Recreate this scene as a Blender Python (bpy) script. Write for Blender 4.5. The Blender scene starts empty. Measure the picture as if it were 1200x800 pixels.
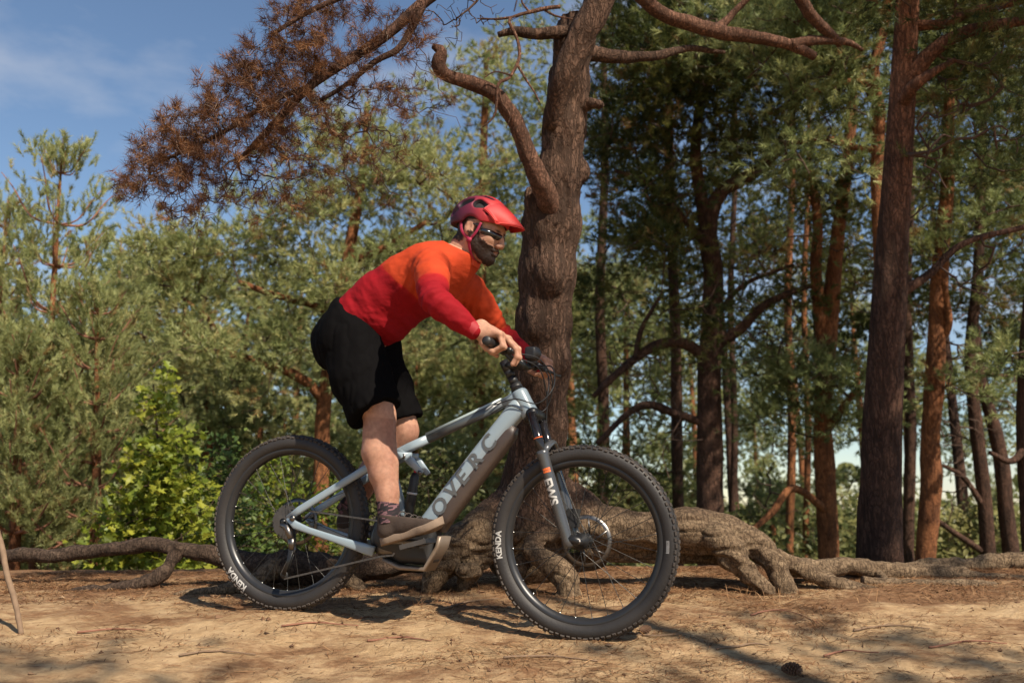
import bpy, math, random
import numpy as np
from mathutils import Vector, Matrix

sc = bpy.context.scene
# ---------------------------------------------------------------- camera, sky, sun, exposure
F_PX = 1080.0                      # focal length in photo pixels (1200 wide)
PITCH = math.atan(200 / 1080)      # camera tilted up, horizon at photo row 600
CAM_H = 0.478
cam_data = bpy.data.cameras.new('camera')
cam_data.sensor_width = 36.0
cam_data.lens = 36.0 * F_PX / 1200
cam_data.clip_end = 3000
cam_data.dof.use_dof = True
cam_data.dof.focus_distance = 3.72
cam_data.dof.aperture_fstop = 2.8
cam = bpy.data.objects.new('camera', cam_data)
cam.location = (0, 0, CAM_H)
cam.rotation_euler = (math.pi / 2 + PITCH, 0, 0)
sc.collection.objects.link(cam)
sc.camera = cam

SUN_AZ, SUN_EL = math.radians(36), math.radians(44)   # azimuth to the right of straight behind the camera
world = bpy.data.worlds.new('World')
sc.world = world
world.use_nodes = True
wn, wl = world.node_tree.nodes, world.node_tree.links
wn.clear()
w_out = wn.new('ShaderNodeOutputWorld')
w_bg = wn.new('ShaderNodeBackground')
w_sky = wn.new('ShaderNodeTexSky')
w_sky.sky_type = 'NISHITA'
w_sky.sun_disc = False
w_sky.sun_elevation = SUN_EL
w_sky.sun_rotation = math.pi - SUN_AZ
w_sky.air_density = 1.1
w_sky.dust_density = 0.05
w_sky.ozone_density = 2.6
w_bg.inputs['Strength'].default_value = 0.080
# thin high clouds, mixed into the sky by direction
w_tc = wn.new('ShaderNodeTexCoord')
w_map = wn.new('ShaderNodeMapping')
w_map.inputs['Scale'].default_value = (2.2, 2.2, 5.5)
w_map.inputs['Location'].default_value = (3.1, 1.7, 0.6)
w_noise = wn.new('ShaderNodeTexNoise')
w_noise.inputs['Scale'].default_value = 2.0
w_noise.inputs['Detail'].default_value = 7
w_noise.inputs['Roughness'].default_value = 0.55
w_ramp = wn.new('ShaderNodeValToRGB')
w_ramp.color_ramp.elements[0].position = 0.50
w_ramp.color_ramp.elements[0].color = (0, 0, 0, 1)
w_ramp.color_ramp.elements[1].position = 0.80
w_ramp.color_ramp.elements[1].color = (0.55, 0.55, 0.55, 1)
w_mix = wn.new('ShaderNodeMixRGB')
w_mix.inputs[2].default_value = (5.6, 5.7, 6.1, 1)
wl.new(w_tc.outputs['Generated'], w_map.inputs['Vector'])
wl.new(w_map.outputs[0], w_noise.inputs['Vector'])
wl.new(w_noise.outputs[0], w_ramp.inputs[0])
wl.new(w_ramp.outputs[0], w_mix.inputs[0])
wl.new(w_sky.outputs[0], w_mix.inputs[1])
wl.new(w_mix.outputs[0], w_bg.inputs['Color'])
wl.new(w_bg.outputs[0], w_out.inputs['Surface'])

SUN_DIR = Vector((math.sin(SUN_AZ) * math.cos(SUN_EL), -math.cos(SUN_AZ) * math.cos(SUN_EL), math.sin(SUN_EL)))
sun_data = bpy.data.lights.new('sun', 'SUN')
sun_data.energy = 5.0
sun_data.angle = math.radians(0.53)
sun_data.color = (1.0, 0.885, 0.72)
sun = bpy.data.objects.new('sun', sun_data)
sun.rotation_euler = SUN_DIR.to_track_quat('Z', 'Y').to_euler()
sun.location = (6, -8, 12)
sc.collection.objects.link(sun)

vs = sc.view_settings
vs.view_transform = 'Standard'
vs.look = 'None'
vs.gamma = 1.0
vs.use_curve_mapping = False
vs.exposure = 0.62

# ---------------------------------------------------------------- helpers
rng = np.random.default_rng(7)
random.seed(7)
_c, _s = math.cos(PITCH), math.sin(PITCH)
MW = {}                            # world matrix of every empty that parents parts


def P(px, py, dep):
    """photo pixel + distance along the lens axis -> point in the place"""
    x = (px - 600) / F_PX * dep
    u = -(py - 400) / F_PX * dep
    return np.array([x, dep * _c - u * _s, CAM_H + dep * _s + u * _c])


def PY(px, py, y):
    """photo pixel + ground distance y -> point"""
    d = P(px, py, 1.0) - np.array([0, 0, CAM_H])
    return np.array([0, 0, CAM_H]) + d * (y / d[1])


def px_size(n, dep):
    return n * dep / F_PX


def hash3(i, j, k, seed):
    h = (i.astype(np.uint32) * np.uint32(374761393) + j.astype(np.uint32) * np.uint32(668265263)
         + k.astype(np.uint32) * np.uint32(2147483647) + np.uint32((seed * 974711 + 12345) & 0xffffffff))
    h = (h ^ (h >> np.uint32(13))) * np.uint32(1274126177)
    h = h ^ (h >> np.uint32(16))
    return (h & np.uint32(0xffff)).astype(np.float32) / 32767.5 - 1.0


def vnoise(p, seed=0):
    p = np.asarray(p, dtype=np.float64)
    b = np.floor(p).astype(np.int64)
    t = (p - b).astype(np.float32)
    t = t * t * t * (t * (t * 6 - 15) + 10)
    r = 0
    for dx in (0, 1):
        wx = t[:, 0] if dx else 1 - t[:, 0]
        for dy in (0, 1):
            wy = t[:, 1] if dy else 1 - t[:, 1]
            for dz in (0, 1):
                wz = t[:, 2] if dz else 1 - t[:, 2]
                r = r + wx * wy * wz * hash3(b[:, 0] + dx, b[:, 1] + dy, b[:, 2] + dz, seed)
    return r


def fbm(p, octaves=4, seed=0, rough=0.5):
    p = np.asarray(p, dtype=np.float64)
    a, r, tot = 1.0, 0, 0
    for o in range(octaves):
        r = r + a * vnoise(p * (2.03 ** o) + 17.3 * o, seed + o)
        tot += a
        a *= rough
    return r / tot


def unit(v):
    v = np.asarray(v, dtype=float)
    return v / (np.linalg.norm(v) + 1e-12)


def mesh_data(name, verts, faces, mat=None, smooth=True, attrs=None):
    """faces: one (n,3)/(n,4) array or a list of such arrays / python lists"""
    me = bpy.data.meshes.new(name)
    verts = np.asarray(verts, dtype=np.float32).reshape(-1, 3)
    if isinstance(faces, np.ndarray):
        faces = [faces]
    if isinstance(faces, list) and len(faces) and not isinstance(faces[0], np.ndarray):
        me.from_pydata([tuple(map(float, v)) for v in verts], [], faces)
    else:
        tot = sum(len(f) * f.shape[1] for f in faces)
        npoly = sum(len(f) for f in faces)
        me.vertices.add(len(verts))
        me.vertices.foreach_set('co', verts.ravel())
        me.loops.add(tot)
        me.polygons.add(npoly)
        me.loops.foreach_set('vertex_index', np.concatenate([f.ravel() for f in faces]).astype(np.int32))
        sizes = np.concatenate([np.full(len(f), f.shape[1], np.int32) for f in faces])
        starts = np.concatenate([[0], np.cumsum(sizes)[:-1]]).astype(np.int32)
        me.polygons.foreach_set('loop_start', starts)
        try:
            me.polygons.foreach_set('loop_total', sizes)
        except Exception:
            pass
        me.update(calc_edges=True)
    me.polygons.foreach_set('use_smooth', np.full(len(me.polygons), bool(smooth)))
    if attrs:
        for k, v in attrs.items():
            v = np.asarray(v, dtype=np.float32)
            at = me.attributes.new(k, 'FLOAT', 'POINT')
            at.data.foreach_set('value', v.ravel())
    if mat:
        me.materials.append(mat)
    me.update()
    return me


def link(name, me, parent=None, loc=(0, 0, 0)):
    o = bpy.data.objects.new(name, me)
    o.location = loc
    sc.collection.objects.link(o)
    if parent is not None:
        o.parent = parent
    return o


def part(name, verts, faces, mat, parent=None, smooth=True, attrs=None, world=False, stuff=False):
    """a mesh object; with world=True the vertices are given in world space and moved into the parent's space"""
    verts = np.asarray(verts, dtype=float).reshape(-1, 3)
    if world and parent is not None:
        m = np.array(world_matrix(parent).inverted())
        verts = verts @ m[:3, :3].T + m[:3, 3]
    o = link(name, mesh_data(name, verts, faces, mat, smooth, attrs), parent)
    if stuff:
        o['kind'] = 'stuff'
    return o


def world_matrix(o):
    if o.name in MW:
        return MW[o.name]
    m = Matrix.LocRotScale(o.location, o.rotation_euler, o.scale)
    return world_matrix(o.parent) @ m if o.parent else m


def empty(name, matrix=None, parent=None, loc=None):
    o = bpy.data.objects.new(name, None)
    o.empty_display_size = 0.1
    sc.collection.objects.link(o)
    if parent is not None:
        o.parent = parent
    if loc is not None:
        matrix = Matrix.Translation(Vector(loc))
    if matrix is not None:
        o.matrix_local = matrix
        MW[o.name] = (world_matrix(parent) @ matrix) if parent else matrix.copy()
    return o


def tag(o, label=None, cat=None, group=None, kind=None):
    if label: o['label'] = label
    if cat: o['category'] = cat
    if group: o['group'] = group
    if kind: o['kind'] = kind
    return o


def copy_tree(o, parent=None):
    c = o.copy()
    sc.collection.objects.link(c)
    if parent is not None:
        c.parent = parent
    for ch in list(o.children):
        copy_tree(ch, c)
    return c


def join(*pieces):
    """join (verts, quads/tris arrays list) pieces"""
    V, Fs, n = [], {}, 0
    for v, f in pieces:
        v = np.asarray(v, dtype=float).reshape(-1, 3)
        for a in (f if isinstance(f, list) else [f]):
            a = np.asarray(a)
            if len(a):
                Fs.setdefault(a.shape[1], []).append(a + n)
        V.append(v)
        n += len(v)
    return np.concatenate(V), [np.concatenate(x) for x in Fs.values()]


def catmull(pts, n):
    """resample a polyline (any columns) with a smooth curve"""
    pts = np.asarray(pts, dtype=float)
    if len(pts) == 2:
        t = np.linspace(0, 1, n)[:, None]
        return pts[0] * (1 - t) + pts[1] * t
    e = np.vstack([2 * pts[0] - pts[1], pts, 2 * pts[-1] - pts[-2]])
    seg = np.linalg.norm(np.diff(pts[:, :3], axis=0), axis=1) + 1e-9
    cum = np.concatenate([[0], np.cumsum(seg)])
    s = np.linspace(0, cum[-1], n)
    i = np.clip(np.searchsorted(cum, s, side='right') - 1, 0, len(pts) - 2)
    t = ((s - cum[i]) / seg[i])[:, None]
    p0, p1, p2, p3 = e[i], e[i + 1], e[i + 2], e[i + 3]
    return 0.5 * (2 * p1 + (p2 - p0) * t + (2 * p0 - 5 * p1 + 4 * p2 - p3) * t ** 2 + (3 * p1 - p0 - 3 * p2 + p3) * t ** 3)


def frames(path):
    T = np.gradient(path, axis=0)
    T /= np.linalg.norm(T, axis=1)[:, None] + 1e-12
    up = np.array([0, 0, 1.0]) if abs(T[0][2]) < 0.9 else np.array([1.0, 0, 0])
    N = np.zeros_like(T)
    n = unit(up - T[0] * (up @ T[0]))
    for i in range(len(T)):
        n = unit(n - T[i] * (n @ T[i]))
        N[i] = n
    return T, N, np.cross(T, N)


def tube(path, radii, seg=10, sub=None, cap=True, flat=1.0, up=None):
    """sweep a circle (flat<1 squeezes the second axis) along a path"""
    path = np.asarray(path, dtype=float)
    radii = np.broadcast_to(np.asarray(radii, dtype=float), (len(path),))
    if sub:
        q = catmull(np.column_stack([path, radii]), sub)
        path, radii = q[:, :3], np.maximum(q[:, 3], 1e-5)
    T, N, B = frames(path)
    if up is not None:
        up = np.asarray(up, float)
        N = up - T * (T @ up)[:, None]
        N /= np.linalg.norm(N, axis=1)[:, None]
        B = np.cross(T, N)
    a = np.linspace(0, 2 * math.pi, seg, endpoint=False)
    ring = np.cos(a)[None, :, None] * N[:, None, :] + (np.sin(a) * flat)[None, :, None] * B[:, None, :]
    V = (path[:, None, :] + ring * radii[:, None, None]).reshape(-1, 3)
    n = len(path)
    i, j = np.meshgrid(np.arange(n - 1), np.arange(seg), indexing='ij')
    j2 = (j + 1) % seg
    Q = np.stack([i * seg + j, i * seg + j2, (i + 1) * seg + j2, (i + 1) * seg + j], -1).reshape(-1, 4)
    fs = [Q]
    if cap:
        V = np.vstack([V, path[0], path[-1]])
        c0, c1 = len(V) - 2, len(V) - 1
        k = np.arange(seg)
        k2 = (k + 1) % seg
        fs.append(np.concatenate([np.stack([np.full(seg, c0), k2, k], -1),
                                  np.stack([np.full(seg, c1), (n - 1) * seg + k, (n - 1) * seg + k2], -1)]))
    return V, fs


def lathe(profile, seg=64, axis_v=True):
    """profile rows (radius, v); turned about the v axis -> (u, v, w)"""
    pr = np.asarray(profile, float)
    a = np.linspace(0, 2 * math.pi, seg, endpoint=False)
    V = np.stack([np.cos(a)[:, None] * pr[None, :, 0], np.broadcast_to(pr[None, :, 1], (seg, len(pr))),
                  np.sin(a)[:, None] * pr[None, :, 0]], -1).reshape(-1, 3)
    m = len(pr)
    i, j = np.meshgrid(np.arange(seg), np.arange(m - 1), indexing='ij')
    i2 = (i + 1) % seg
    Q = np.stack([i * m + j, i * m + j + 1, i2 * m + j + 1, i2 * m + j], -1).reshape(-1, 4)
    return V, [Q]


_BOXF = np.array([[0, 1, 3, 2], [4, 6, 7, 5], [0, 4, 5, 1], [2, 3, 7, 6], [0, 2, 6, 4], [1, 5, 7, 3]])


def box(c, h, R=None):
    v = np.array([[x, y, z] for x in (-1, 1) for y in (-1, 1) for z in (-1, 1)], float) * np.asarray(h, float)
    if R is not None:
        v = v @ np.asarray(R).T
    return v + np.asarray(c, float), [_BOXF.copy()]


def loft(sections, closed=True, cap=True):
    """sections: list of equal-length rings (m,3)"""
    S = np.asarray(sections, float)
    n, m = S.shape[:2]
    V = S.reshape(-1, 3)
    i, j = np.meshgrid(np.arange(n - 1), np.arange(m if closed else m - 1), indexing='ij')
    j2 = (j + 1) % m
    Q = np.stack([i * m + j, i * m + j2, (i + 1) * m + j2, (i + 1) * m + j], -1).reshape(-1, 4)
    fs = [Q]
    if cap and closed:
        V = np.vstack([V, S[0].mean(0), S[-1].mean(0)])
        k = np.arange(m)
        k2 = (k + 1) % m
        fs.append(np.concatenate([np.stack([np.full(m, n * m), k2, k], -1),
                                  np.stack([np.full(m, n * m + 1), (n - 1) * m + k, (n - 1) * m + k2], -1)]))
    return V, fs


class SDF:
    """a blended solid sampled on a grid and meshed by surface nets"""
    def __init__(self, lo, hi, h):
        self.lo, self.h = np.asarray(lo, float), h
        self.n = np.ceil((np.asarray(hi, float) - self.lo) / h).astype(int) + 1
        self.D = np.full(self.n, 9.0, np.float32)

    def _win(self, lo, hi):
        a = np.clip(np.floor((np.asarray(lo) - self.lo) / self.h).astype(int), 0, self.n)
        b = np.clip(np.ceil((np.asarray(hi) - self.lo) / self.h).astype(int) + 1, 0, self.n)
        if np.any(b <= a):
            return None
        sl = tuple(slice(x, y) for x, y in zip(a, b))
        ax = [(self.lo[k] + np.arange(a[k], b[k]) * self.h).astype(np.float32) for k in range(3)]
        return sl, np.meshgrid(*ax, indexing='ij')

    def _put(self, sl, d, k, op):
        A = self.D[sl]
        if op == 's':
            d = -d
            h = np.maximum(k - np.abs(A - d), 0) / k if k > 0 else 0
            self.D[sl] = np.maximum(A, d) + h * h * k * 0.25
        else:
            h = np.maximum(k - np.abs(A - d), 0) / k if k > 0 else 0
            self.D[sl] = np.minimum(A, d) - h * h * k * 0.25

    def cone(self, a, b, ra, rb, k=0.02, op='u', sc=(1, 1, 1)):
        a, b, s = np.asarray(a, float), np.asarray(b, float), np.asarray(sc, float)
        m = max(ra, rb) / s.min() + k + 3 * self.h
        w = self._win(np.minimum(a, b) - m, np.maximum(a, b) + m)
        if w is None: return self
        sl, (X, Y, Z) = w
        px, py, pz = (X - a[0]) * s[0], (Y - a[1]) * s[1], (Z - a[2]) * s[2]
        ba = (b - a) * s
        t = np.clip((px * ba[0] + py * ba[1] + pz * ba[2]) / max(ba @ ba, 1e-12), 0, 1)
        d = np.sqrt((px - t * ba[0]) ** 2 + (py - t * ba[1]) ** 2 + (pz - t * ba[2]) ** 2) - (ra + (rb - ra) * t)
        self._put(sl, d, k, op)
        return self

    def path(self, pts, radii, k=0.02, op='u', sub=None, sc=(1, 1, 1)):
        pts = np.asarray(pts, float)
        r = np.broadcast_to(np.asarray(radii, float), (len(pts),))
        if sub:
            q = catmull(np.column_stack([pts, r]), sub)
            pts, r = q[:, :3], q[:, 3]
        for i in range(len(pts) - 1):
            self.cone(pts[i], pts[i + 1], r[i], r[i + 1], k, op, sc)
        return self

    def ell(self, c, r, R=None, k=0.02, op='u'):
        c, r = np.asarray(c, float), np.asarray(r, float)
        m = r.max() + k + 3 * self.h
        w = self._win(c - m, c + m)
        if w is None: return self
        sl, (X, Y, Z) = w
        q = np.stack([X - c[0], Y - c[1], Z - c[2]], -1)
        if R is not None:
            q = q @ np.asarray(R, np.float32)      # columns of R are the ellipsoid's axes
        k0 = np.sqrt(((q / r) ** 2).sum(-1))
        k1 = np.sqrt(((q / r ** 2) ** 2).sum(-1)) + 1e-9
        self._put(sl, k0 * (k0 - 1) / k1, k, op)
        return self

    def box(self, c, half, R=None, rnd=0.01, k=0.01, op='u'):
        c, half = np.asarray(c, float), np.asarray(half, float)
        m = np.linalg.norm(half) + k + 3 * self.h
        w = self._win(c - m, c + m)
        if w is None: return self
        sl, (X, Y, Z) = w
        q = np.stack([X - c[0], Y - c[1], Z - c[2]], -1)
        if R is not None:
            q = q @ np.asarray(R, np.float32)
        q = np.abs(q) - (half - rnd)
        d = np.sqrt((np.maximum(q, 0) ** 2).sum(-1)) + np.minimum(q.max(-1), 0) - rnd
        self._put(sl, d, k, op)
        return self

    def cut(self, point, normal, k=0.004):
        """remove what lies on the side the normal points to"""
        ax = [(self.lo[i] + np.arange(self.n[i]) * self.h).astype(np.float32) for i in range(3)]
        nrm = unit(normal)
        d = ((ax[0] - point[0])[:, None, None] * nrm[0] + (ax[1] - point[1])[None, :, None] * nrm[1]
             + (ax[2] - point[2])[None, None, :] * nrm[2])
        h = np.maximum(k - np.abs(self.D - d), 0) / k
        self.D = np.maximum(self.D, d) + h * h * k * 0.25
        return self

    def mesh(self, level=0.0):
        D = np.pad(self.D - level, 1, constant_values=5.0)
        lo = self.lo - self.h
        S = D < 0
        n = D.shape
        cnt = np.zeros((n[0] - 1, n[1] - 1, n[2] - 1), np.int8)
        off = [(x, y, z) for x in (0, 1) for y in (0, 1) for z in (0, 1)]
        for x, y, z in off:
            cnt += S[x:n[0] - 1 + x, y:n[1] - 1 + y, z:n[2] - 1 + z]
        act = (cnt > 0) & (cnt < 8)
        I = np.argwhere(act)
        idx = np.full(act.shape, -1, np.int64)
        idx[act] = np.arange(len(I))
        val = np.stack([D[I[:, 0] + x, I[:, 1] + y, I[:, 2] + z] for x, y, z in off], -1)
        acc = np.zeros((len(I), 3))
        num = np.zeros(len(I))
        O = np.array(off, float)
        for p in range(8):
            for q in range(p + 1, 8):
                if np.abs(O[p] - O[q]).sum() != 1: continue
                a, b = val[:, p], val[:, q]
                m = (a < 0) != (b < 0)
                t = a[m] / (a[m] - b[m])
                acc[m] += O[p] + (O[q] - O[p]) * t[:, None]
                num[m] += 1
        V = lo + (I + acc / num[:, None]) * self.h
        quads = []
        for ax in range(3):
            o1, o2 = [(1, 2), (2, 0), (0, 1)][ax]
            A = S[tuple(slice(0, -1) if k == ax else slice(1, -1) for k in range(3))]
            B = S[tuple(slice(1, None) if k == ax else slice(1, -1) for k in range(3))]
            E = np.argwhere(A != B)
            if not len(E): continue
            pos = E.copy()
            for k in range(3):
                if k != ax: pos[:, k] += 1
            ins = S[pos[:, 0], pos[:, 1], pos[:, 2]]
            def cell(d1, d2):
                c = pos.copy()
                c[:, o1] -= d1
                c[:, o2] -= d2
                return idx[c[:, 0], c[:, 1], c[:, 2]]
            q = np.stack([cell(1, 1), cell(0, 1), cell(0, 0), cell(1, 0)], -1)
            q[~ins] = q[~ins][:, ::-1]
            quads.append(q)
        return V, np.concatenate(quads)


def normals(V, Q):
    a, b, c, d = (V[Q[:, i]] for i in range(4))
    fn = np.cross(c - a, d - b)
    N = np.zeros_like(V)
    for i in range(4):
        np.add.at(N, Q[:, i], fn)
    return N / (np.linalg.norm(N, axis=1)[:, None] + 1e-12)


# ---------------------------------------------------------------- materials
def new_mat(name):
    m = bpy.data.materials.new(name)
    m.use_nodes = True
    nt = m.node_tree
    return m, nt.nodes, nt.links, nt.nodes['Principled BSDF']


def mat(name, col, rough=0.5, metal=0.0, spec=0.5, noise=0.12, nscale=18.0, bump=0.0, bscale=60.0, coat=0.0):
    """plain material with a little noise in colour and roughness"""
    m, N, L, b = new_mat(name)
    tc = N.new('ShaderNodeTexCoord')
    nz = N.new('ShaderNodeTexNoise')
    nz.inputs['Scale'].default_value = nscale
    nz.inputs['Detail'].default_value = 5
    L.new(tc.outputs['Object'], nz.inputs['Vector'])
    mx = N.new('ShaderNodeMixRGB')
    c = np.array(col[:3])
    mx.inputs[1].default_value = (*np.clip(c * (1 - noise), 0, 1), 1)
    mx.inputs[2].default_value = (*np.clip(c * (1 + noise), 0, 1), 1)
    L.new(nz.outputs[0], mx.inputs[0])
    L.new(mx.outputs[0], b.inputs['Base Color'])
    mr = N.new('ShaderNodeMapRange')
    mr.inputs['To Min'].default_value = max(rough - 0.08, 0.02)
    mr.inputs['To Max'].default_value = min(rough + 0.08, 1)
    L.new(nz.outputs[0], mr.inputs['Value'])
    L.new(mr.outputs[0], b.inputs['Roughness'])
    b.inputs['Metallic'].default_value = metal
    b.inputs['Specular IOR Level'].default_value = spec
    b.inputs['Coat Weight'].default_value = coat
    if bump:
        n2 = N.new('ShaderNodeTexNoise')
        n2.inputs['Scale'].default_value = bscale
        n2.inputs['Detail'].default_value = 6
        L.new(tc.outputs['Object'], n2.inputs['Vector'])
        bp = N.new('ShaderNodeBump')
        bp.inputs['Strength'].default_value = bump
        bp.inputs['Distance'].default_value = 0.004
        L.new(n2.outputs[0], bp.inputs['Height'])
        L.new(bp.outputs[0], b.inputs['Normal'])
    return m


def ramp(N, L, src, stops):
    r = N.new('ShaderNodeValToRGB')
    e = r.color_ramp.elements
    while len(e) < len(stops):
        e.new(0.5)
    for i, (p, c) in enumerate(stops):
        e[i].position = p
        e[i].color = (*c, 1) if len(c) == 3 else c
    L.new(src, r.inputs[0])
    return r.outputs[0]


def attr_mat(name, attr, stops, rough=0.6, spec=0.3, noise=0.0, nscale=30, bump=0.0, bscale=80, bstretch=(1, 1, 1), coat=0.0, sss=0.0,
             bdist=0.004, trans=0.0):
    """colour from a stored per-point value through a ramp"""
    m, N, L, b = new_mat(name)
    at = N.new('ShaderNodeAttribute')
    at.attribute_name = attr
    col = ramp(N, L, at.outputs['Fac'], stops)
    tc = N.new('ShaderNodeTexCoord')
    if noise:
        nz = N.new('ShaderNodeTexNoise')
        nz.inputs['Scale'].default_value = nscale
        nz.inputs['Detail'].default_value = 6
        L.new(tc.outputs['Object'], nz.inputs['Vector'])
        mr = N.new('ShaderNodeMapRange')
        mr.inputs['From Min'].default_value = 0.3
        mr.inputs['From Max'].default_value = 0.7
        mr.inputs['To Min'].default_value = 1 - noise
        mr.inputs['To Max'].default_value = 1 + noise
        L.new(nz.outputs[0], mr.inputs['Value'])
        mx = N.new('ShaderNodeMixRGB')
        mx.blend_type = 'MULTIPLY'
        mx.inputs[0].default_value = 1
        L.new(col, mx.inputs[1])
        L.new(mr.outputs[0], mx.inputs[2])
        col = mx.outputs[0]
    L.new(col, b.inputs['Base Color'])
    b.inputs['Roughness'].default_value = rough
    b.inputs['Specular IOR Level'].default_value = spec
    b.inputs['Coat Weight'].default_value = coat
    if sss:
        b.inputs['Subsurface Weight'].default_value = sss
        b.inputs['Subsurface Radius'].default_value = (0.012, 0.005, 0.003)
        b.inputs['Subsurface Scale'].default_value = 0.6
    if bump:
        mp = N.new('ShaderNodeMapping')
        mp.inputs['Scale'].default_value = bstretch
        L.new(tc.outputs['Object'], mp.inputs['Vector'])
        n2 = N.new('ShaderNodeTexNoise')
        n2.inputs['Scale'].default_value = bscale
        n2.inputs['Detail'].default_value = 5
        L.new(mp.outputs[0], n2.inputs['Vector'])
        bp = N.new('ShaderNodeBump')
        bp.inputs['Strength'].default_value = bump
        bp.inputs['Distance'].default_value = bdist
        L.new(n2.outputs[0], bp.inputs['Height'])
        L.new(bp.outputs[0], b.inputs['Normal'])
    return m


def text_mesh(body, size, offset=0.0):
    """flat lettering as (verts2d, faces)"""
    cu = bpy.data.curves.new('lettering_curve', 'FONT')
    cu.body = body
    cu.size = size
    cu.offset = offset
    cu.resolution_u = 3
    ob = bpy.data.objects.new('lettering_source', cu)
    me = ob.to_mesh()
    V = np.array([v.co[:] for v in me.vertices])
    Fc = [list(p.vertices) for p in me.polygons]
    ob.to_mesh_clear()
    bpy.data.objects.remove(ob)
    bpy.data.curves.remove(cu)
    return V, Fc


def split_tris(V, Fc, times=2):
    """fan/quads to triangles, each split in four so that bent lettering follows its surface"""
    T = np.array([[f[0], f[i], f[i + 1]] for f in Fc for i in range(1, len(f) - 1)])
    for _ in range(times):
        n = len(V)
        a, b, c = V[T[:, 0]], V[T[:, 1]], V[T[:, 2]]
        m = len(T)
        V = np.vstack([V, (a + b) / 2, (b + c) / 2, (c + a) / 2])
        k = np.arange(m)
        ab, bc, ca = n + k, n + m + k, n + 2 * m + k
        T = np.concatenate([np.stack([T[:, 0], ab, ca], -1), np.stack([ab, T[:, 1], bc], -1), np.stack([ca, bc, T[:, 2]], -1), np.stack([ab, bc, ca], -1)])
    return V, T
# ---------------------------------------------------------------- the bicycle's own frame (u forward, v away from the camera, w up)
R_TYRE = 0.366
_hub_f = P(683.5, 634, 3.52)
_hub_r = P(340, 611, 3.92)
BU = unit(_hub_f - _hub_r)
BV = unit(np.array([-BU[1], BU[0], 0]))
BW = np.cross(BU, BV)
BO = _hub_r - R_TYRE * BW
WB = float(np.linalg.norm(_hub_f - _hub_r))
BIKE_M = Matrix([[BU[i], BV[i], BW[i], BO[i]] for i in range(3)] + [[0, 0, 0, 1]])


def bl(px, py, v=0.0):
    """photo pixel on the plane v -> (u, v, w) in the bicycle's frame"""
    C = np.array([0, 0, CAM_H])
    d = P(px, py, 1.0) - C
    t = ((BO - C) @ BV + v) / (d @ BV)
    q = C + d * t - BO
    return np.array([q @ BU, v, q @ BW])


def bw(q):
    q = np.asarray(q, float).reshape(-1, 3)
    r = BO + q[:, :1] * BU + q[:, 1:2] * BV + q[:, 2:3] * BW
    return r if len(r) > 1 else r[0]


# ---------------------------------------------------------------- ground: one sheet, a sandy rise that falls away behind
_GY = np.array([-600, -60, -12, -3, 0, 2, 3.0, 3.6, 4.0, 4.4, 4.75, 5.1, 5.6, 6.4, 7.6, 10, 14, 22, 40, 90, 250, 1500], float)
_GZ = np.array([-6, -3.2, -1.5, -.95, -.60, -.27, -.095, 0, .060, .095, .118, .140, .145, .11, -.05, -.55, -1.25, -2.3, -4.0, -7.5, -14, -60], float)
_gyf = np.linspace(-30, 60, 4000)
_gzf = np.interp(_gyf, _GY, _GZ)
_ker = np.exp(-np.linspace(-2.5, 2.5, 41) ** 2)
_gzf = np.convolve(np.pad(_gzf, 20, mode='edge'), _ker / _ker.sum(), 'valid')


def ground_z(x, y, detail=True):
    x, y = np.asarray(x, float), np.asarray(y, float)
    z = np.where((y > -29) & (y < 59), np.interp(y, _gyf, _gzf), np.interp(y, _GY, _GZ))
    near = np.exp(-((y - 4.9) / 1.6) ** 2)
    z = z + near * np.clip(0.012 * x, -0.035, 0.02) * np.clip((y - 3.9) / 0.8, 0, 1)
    # the rise is a low hill: falls off sideways as well
    z = z - 0.012 * np.maximum(np.abs(x) - 4.5, 0) ** 1.35 * np.exp(-((y - 5) / 9) ** 2)
    if detail:
        p = np.stack([x.ravel(), y.ravel(), np.zeros(x.size)], -1)
        fade = (np.exp(-((y - 4) / 5) ** 2) * np.exp(-(x / 7) ** 2)).ravel()
        n = 0.020 * fbm(p * 1.6, 3, 3) + 0.014 * fbm(p * np.array([5, 7, 1]), 4, 11) + 0.007 * np.abs(fbm(p * 17, 3, 21))
        far = 0.25 * fbm(p * 0.16, 3, 5) * np.clip((np.hypot(p[:, 0], p[:, 1] - 4) - 4) / 8, 0, 1)
        dz = (n * fade + far).reshape(x.shape)
        # flat where the tyres press
        for cu in (0.0, WB):
            q = bw([cu, 0, 0])
            w = np.exp(-(((x - q[0]) / 0.22) ** 2 + ((y - q[1]) / 0.16) ** 2))
            z = z * (1 - w) + (q[2] + 0.004) * w
            dz = dz * (1 - 0.8 * w)
        z = z + dz
    return z


def _spread(lo, hi, fine_lo, fine_hi, step, grow):
    a = list(np.arange(fine_lo, fine_hi, step))
    s, v = step, a[-1]
    while v < hi:
        s *= grow
        v += s
        a.append(min(v, hi))
    s, v = step, a[0]
    pre = []
    while v > lo:
        s *= grow
        v -= s
        pre.append(max(v, lo))
    return np.array(pre[::-1] + a)


gx = _spread(-1400, 1400, -2.9, 2.9, 0.018, 1.09)
gy = _spread(-500, 1400, 2.75, 5.6, 0.016, 1.09)
GX, GY = np.meshgrid(gx, gy, indexing='ij')
GZ = ground_z(GX, GY)
_n, _m = GX.shape
_i, _j = np.meshgrid(np.arange(_n - 1), np.arange(_m - 1), indexing='ij')
_Q = np.stack([_i * _m + _j, (_i + 1) * _m + _j, (_i + 1) * _m + _j + 1, _i * _m + _j + 1], -1).reshape(-1, 4)


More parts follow.
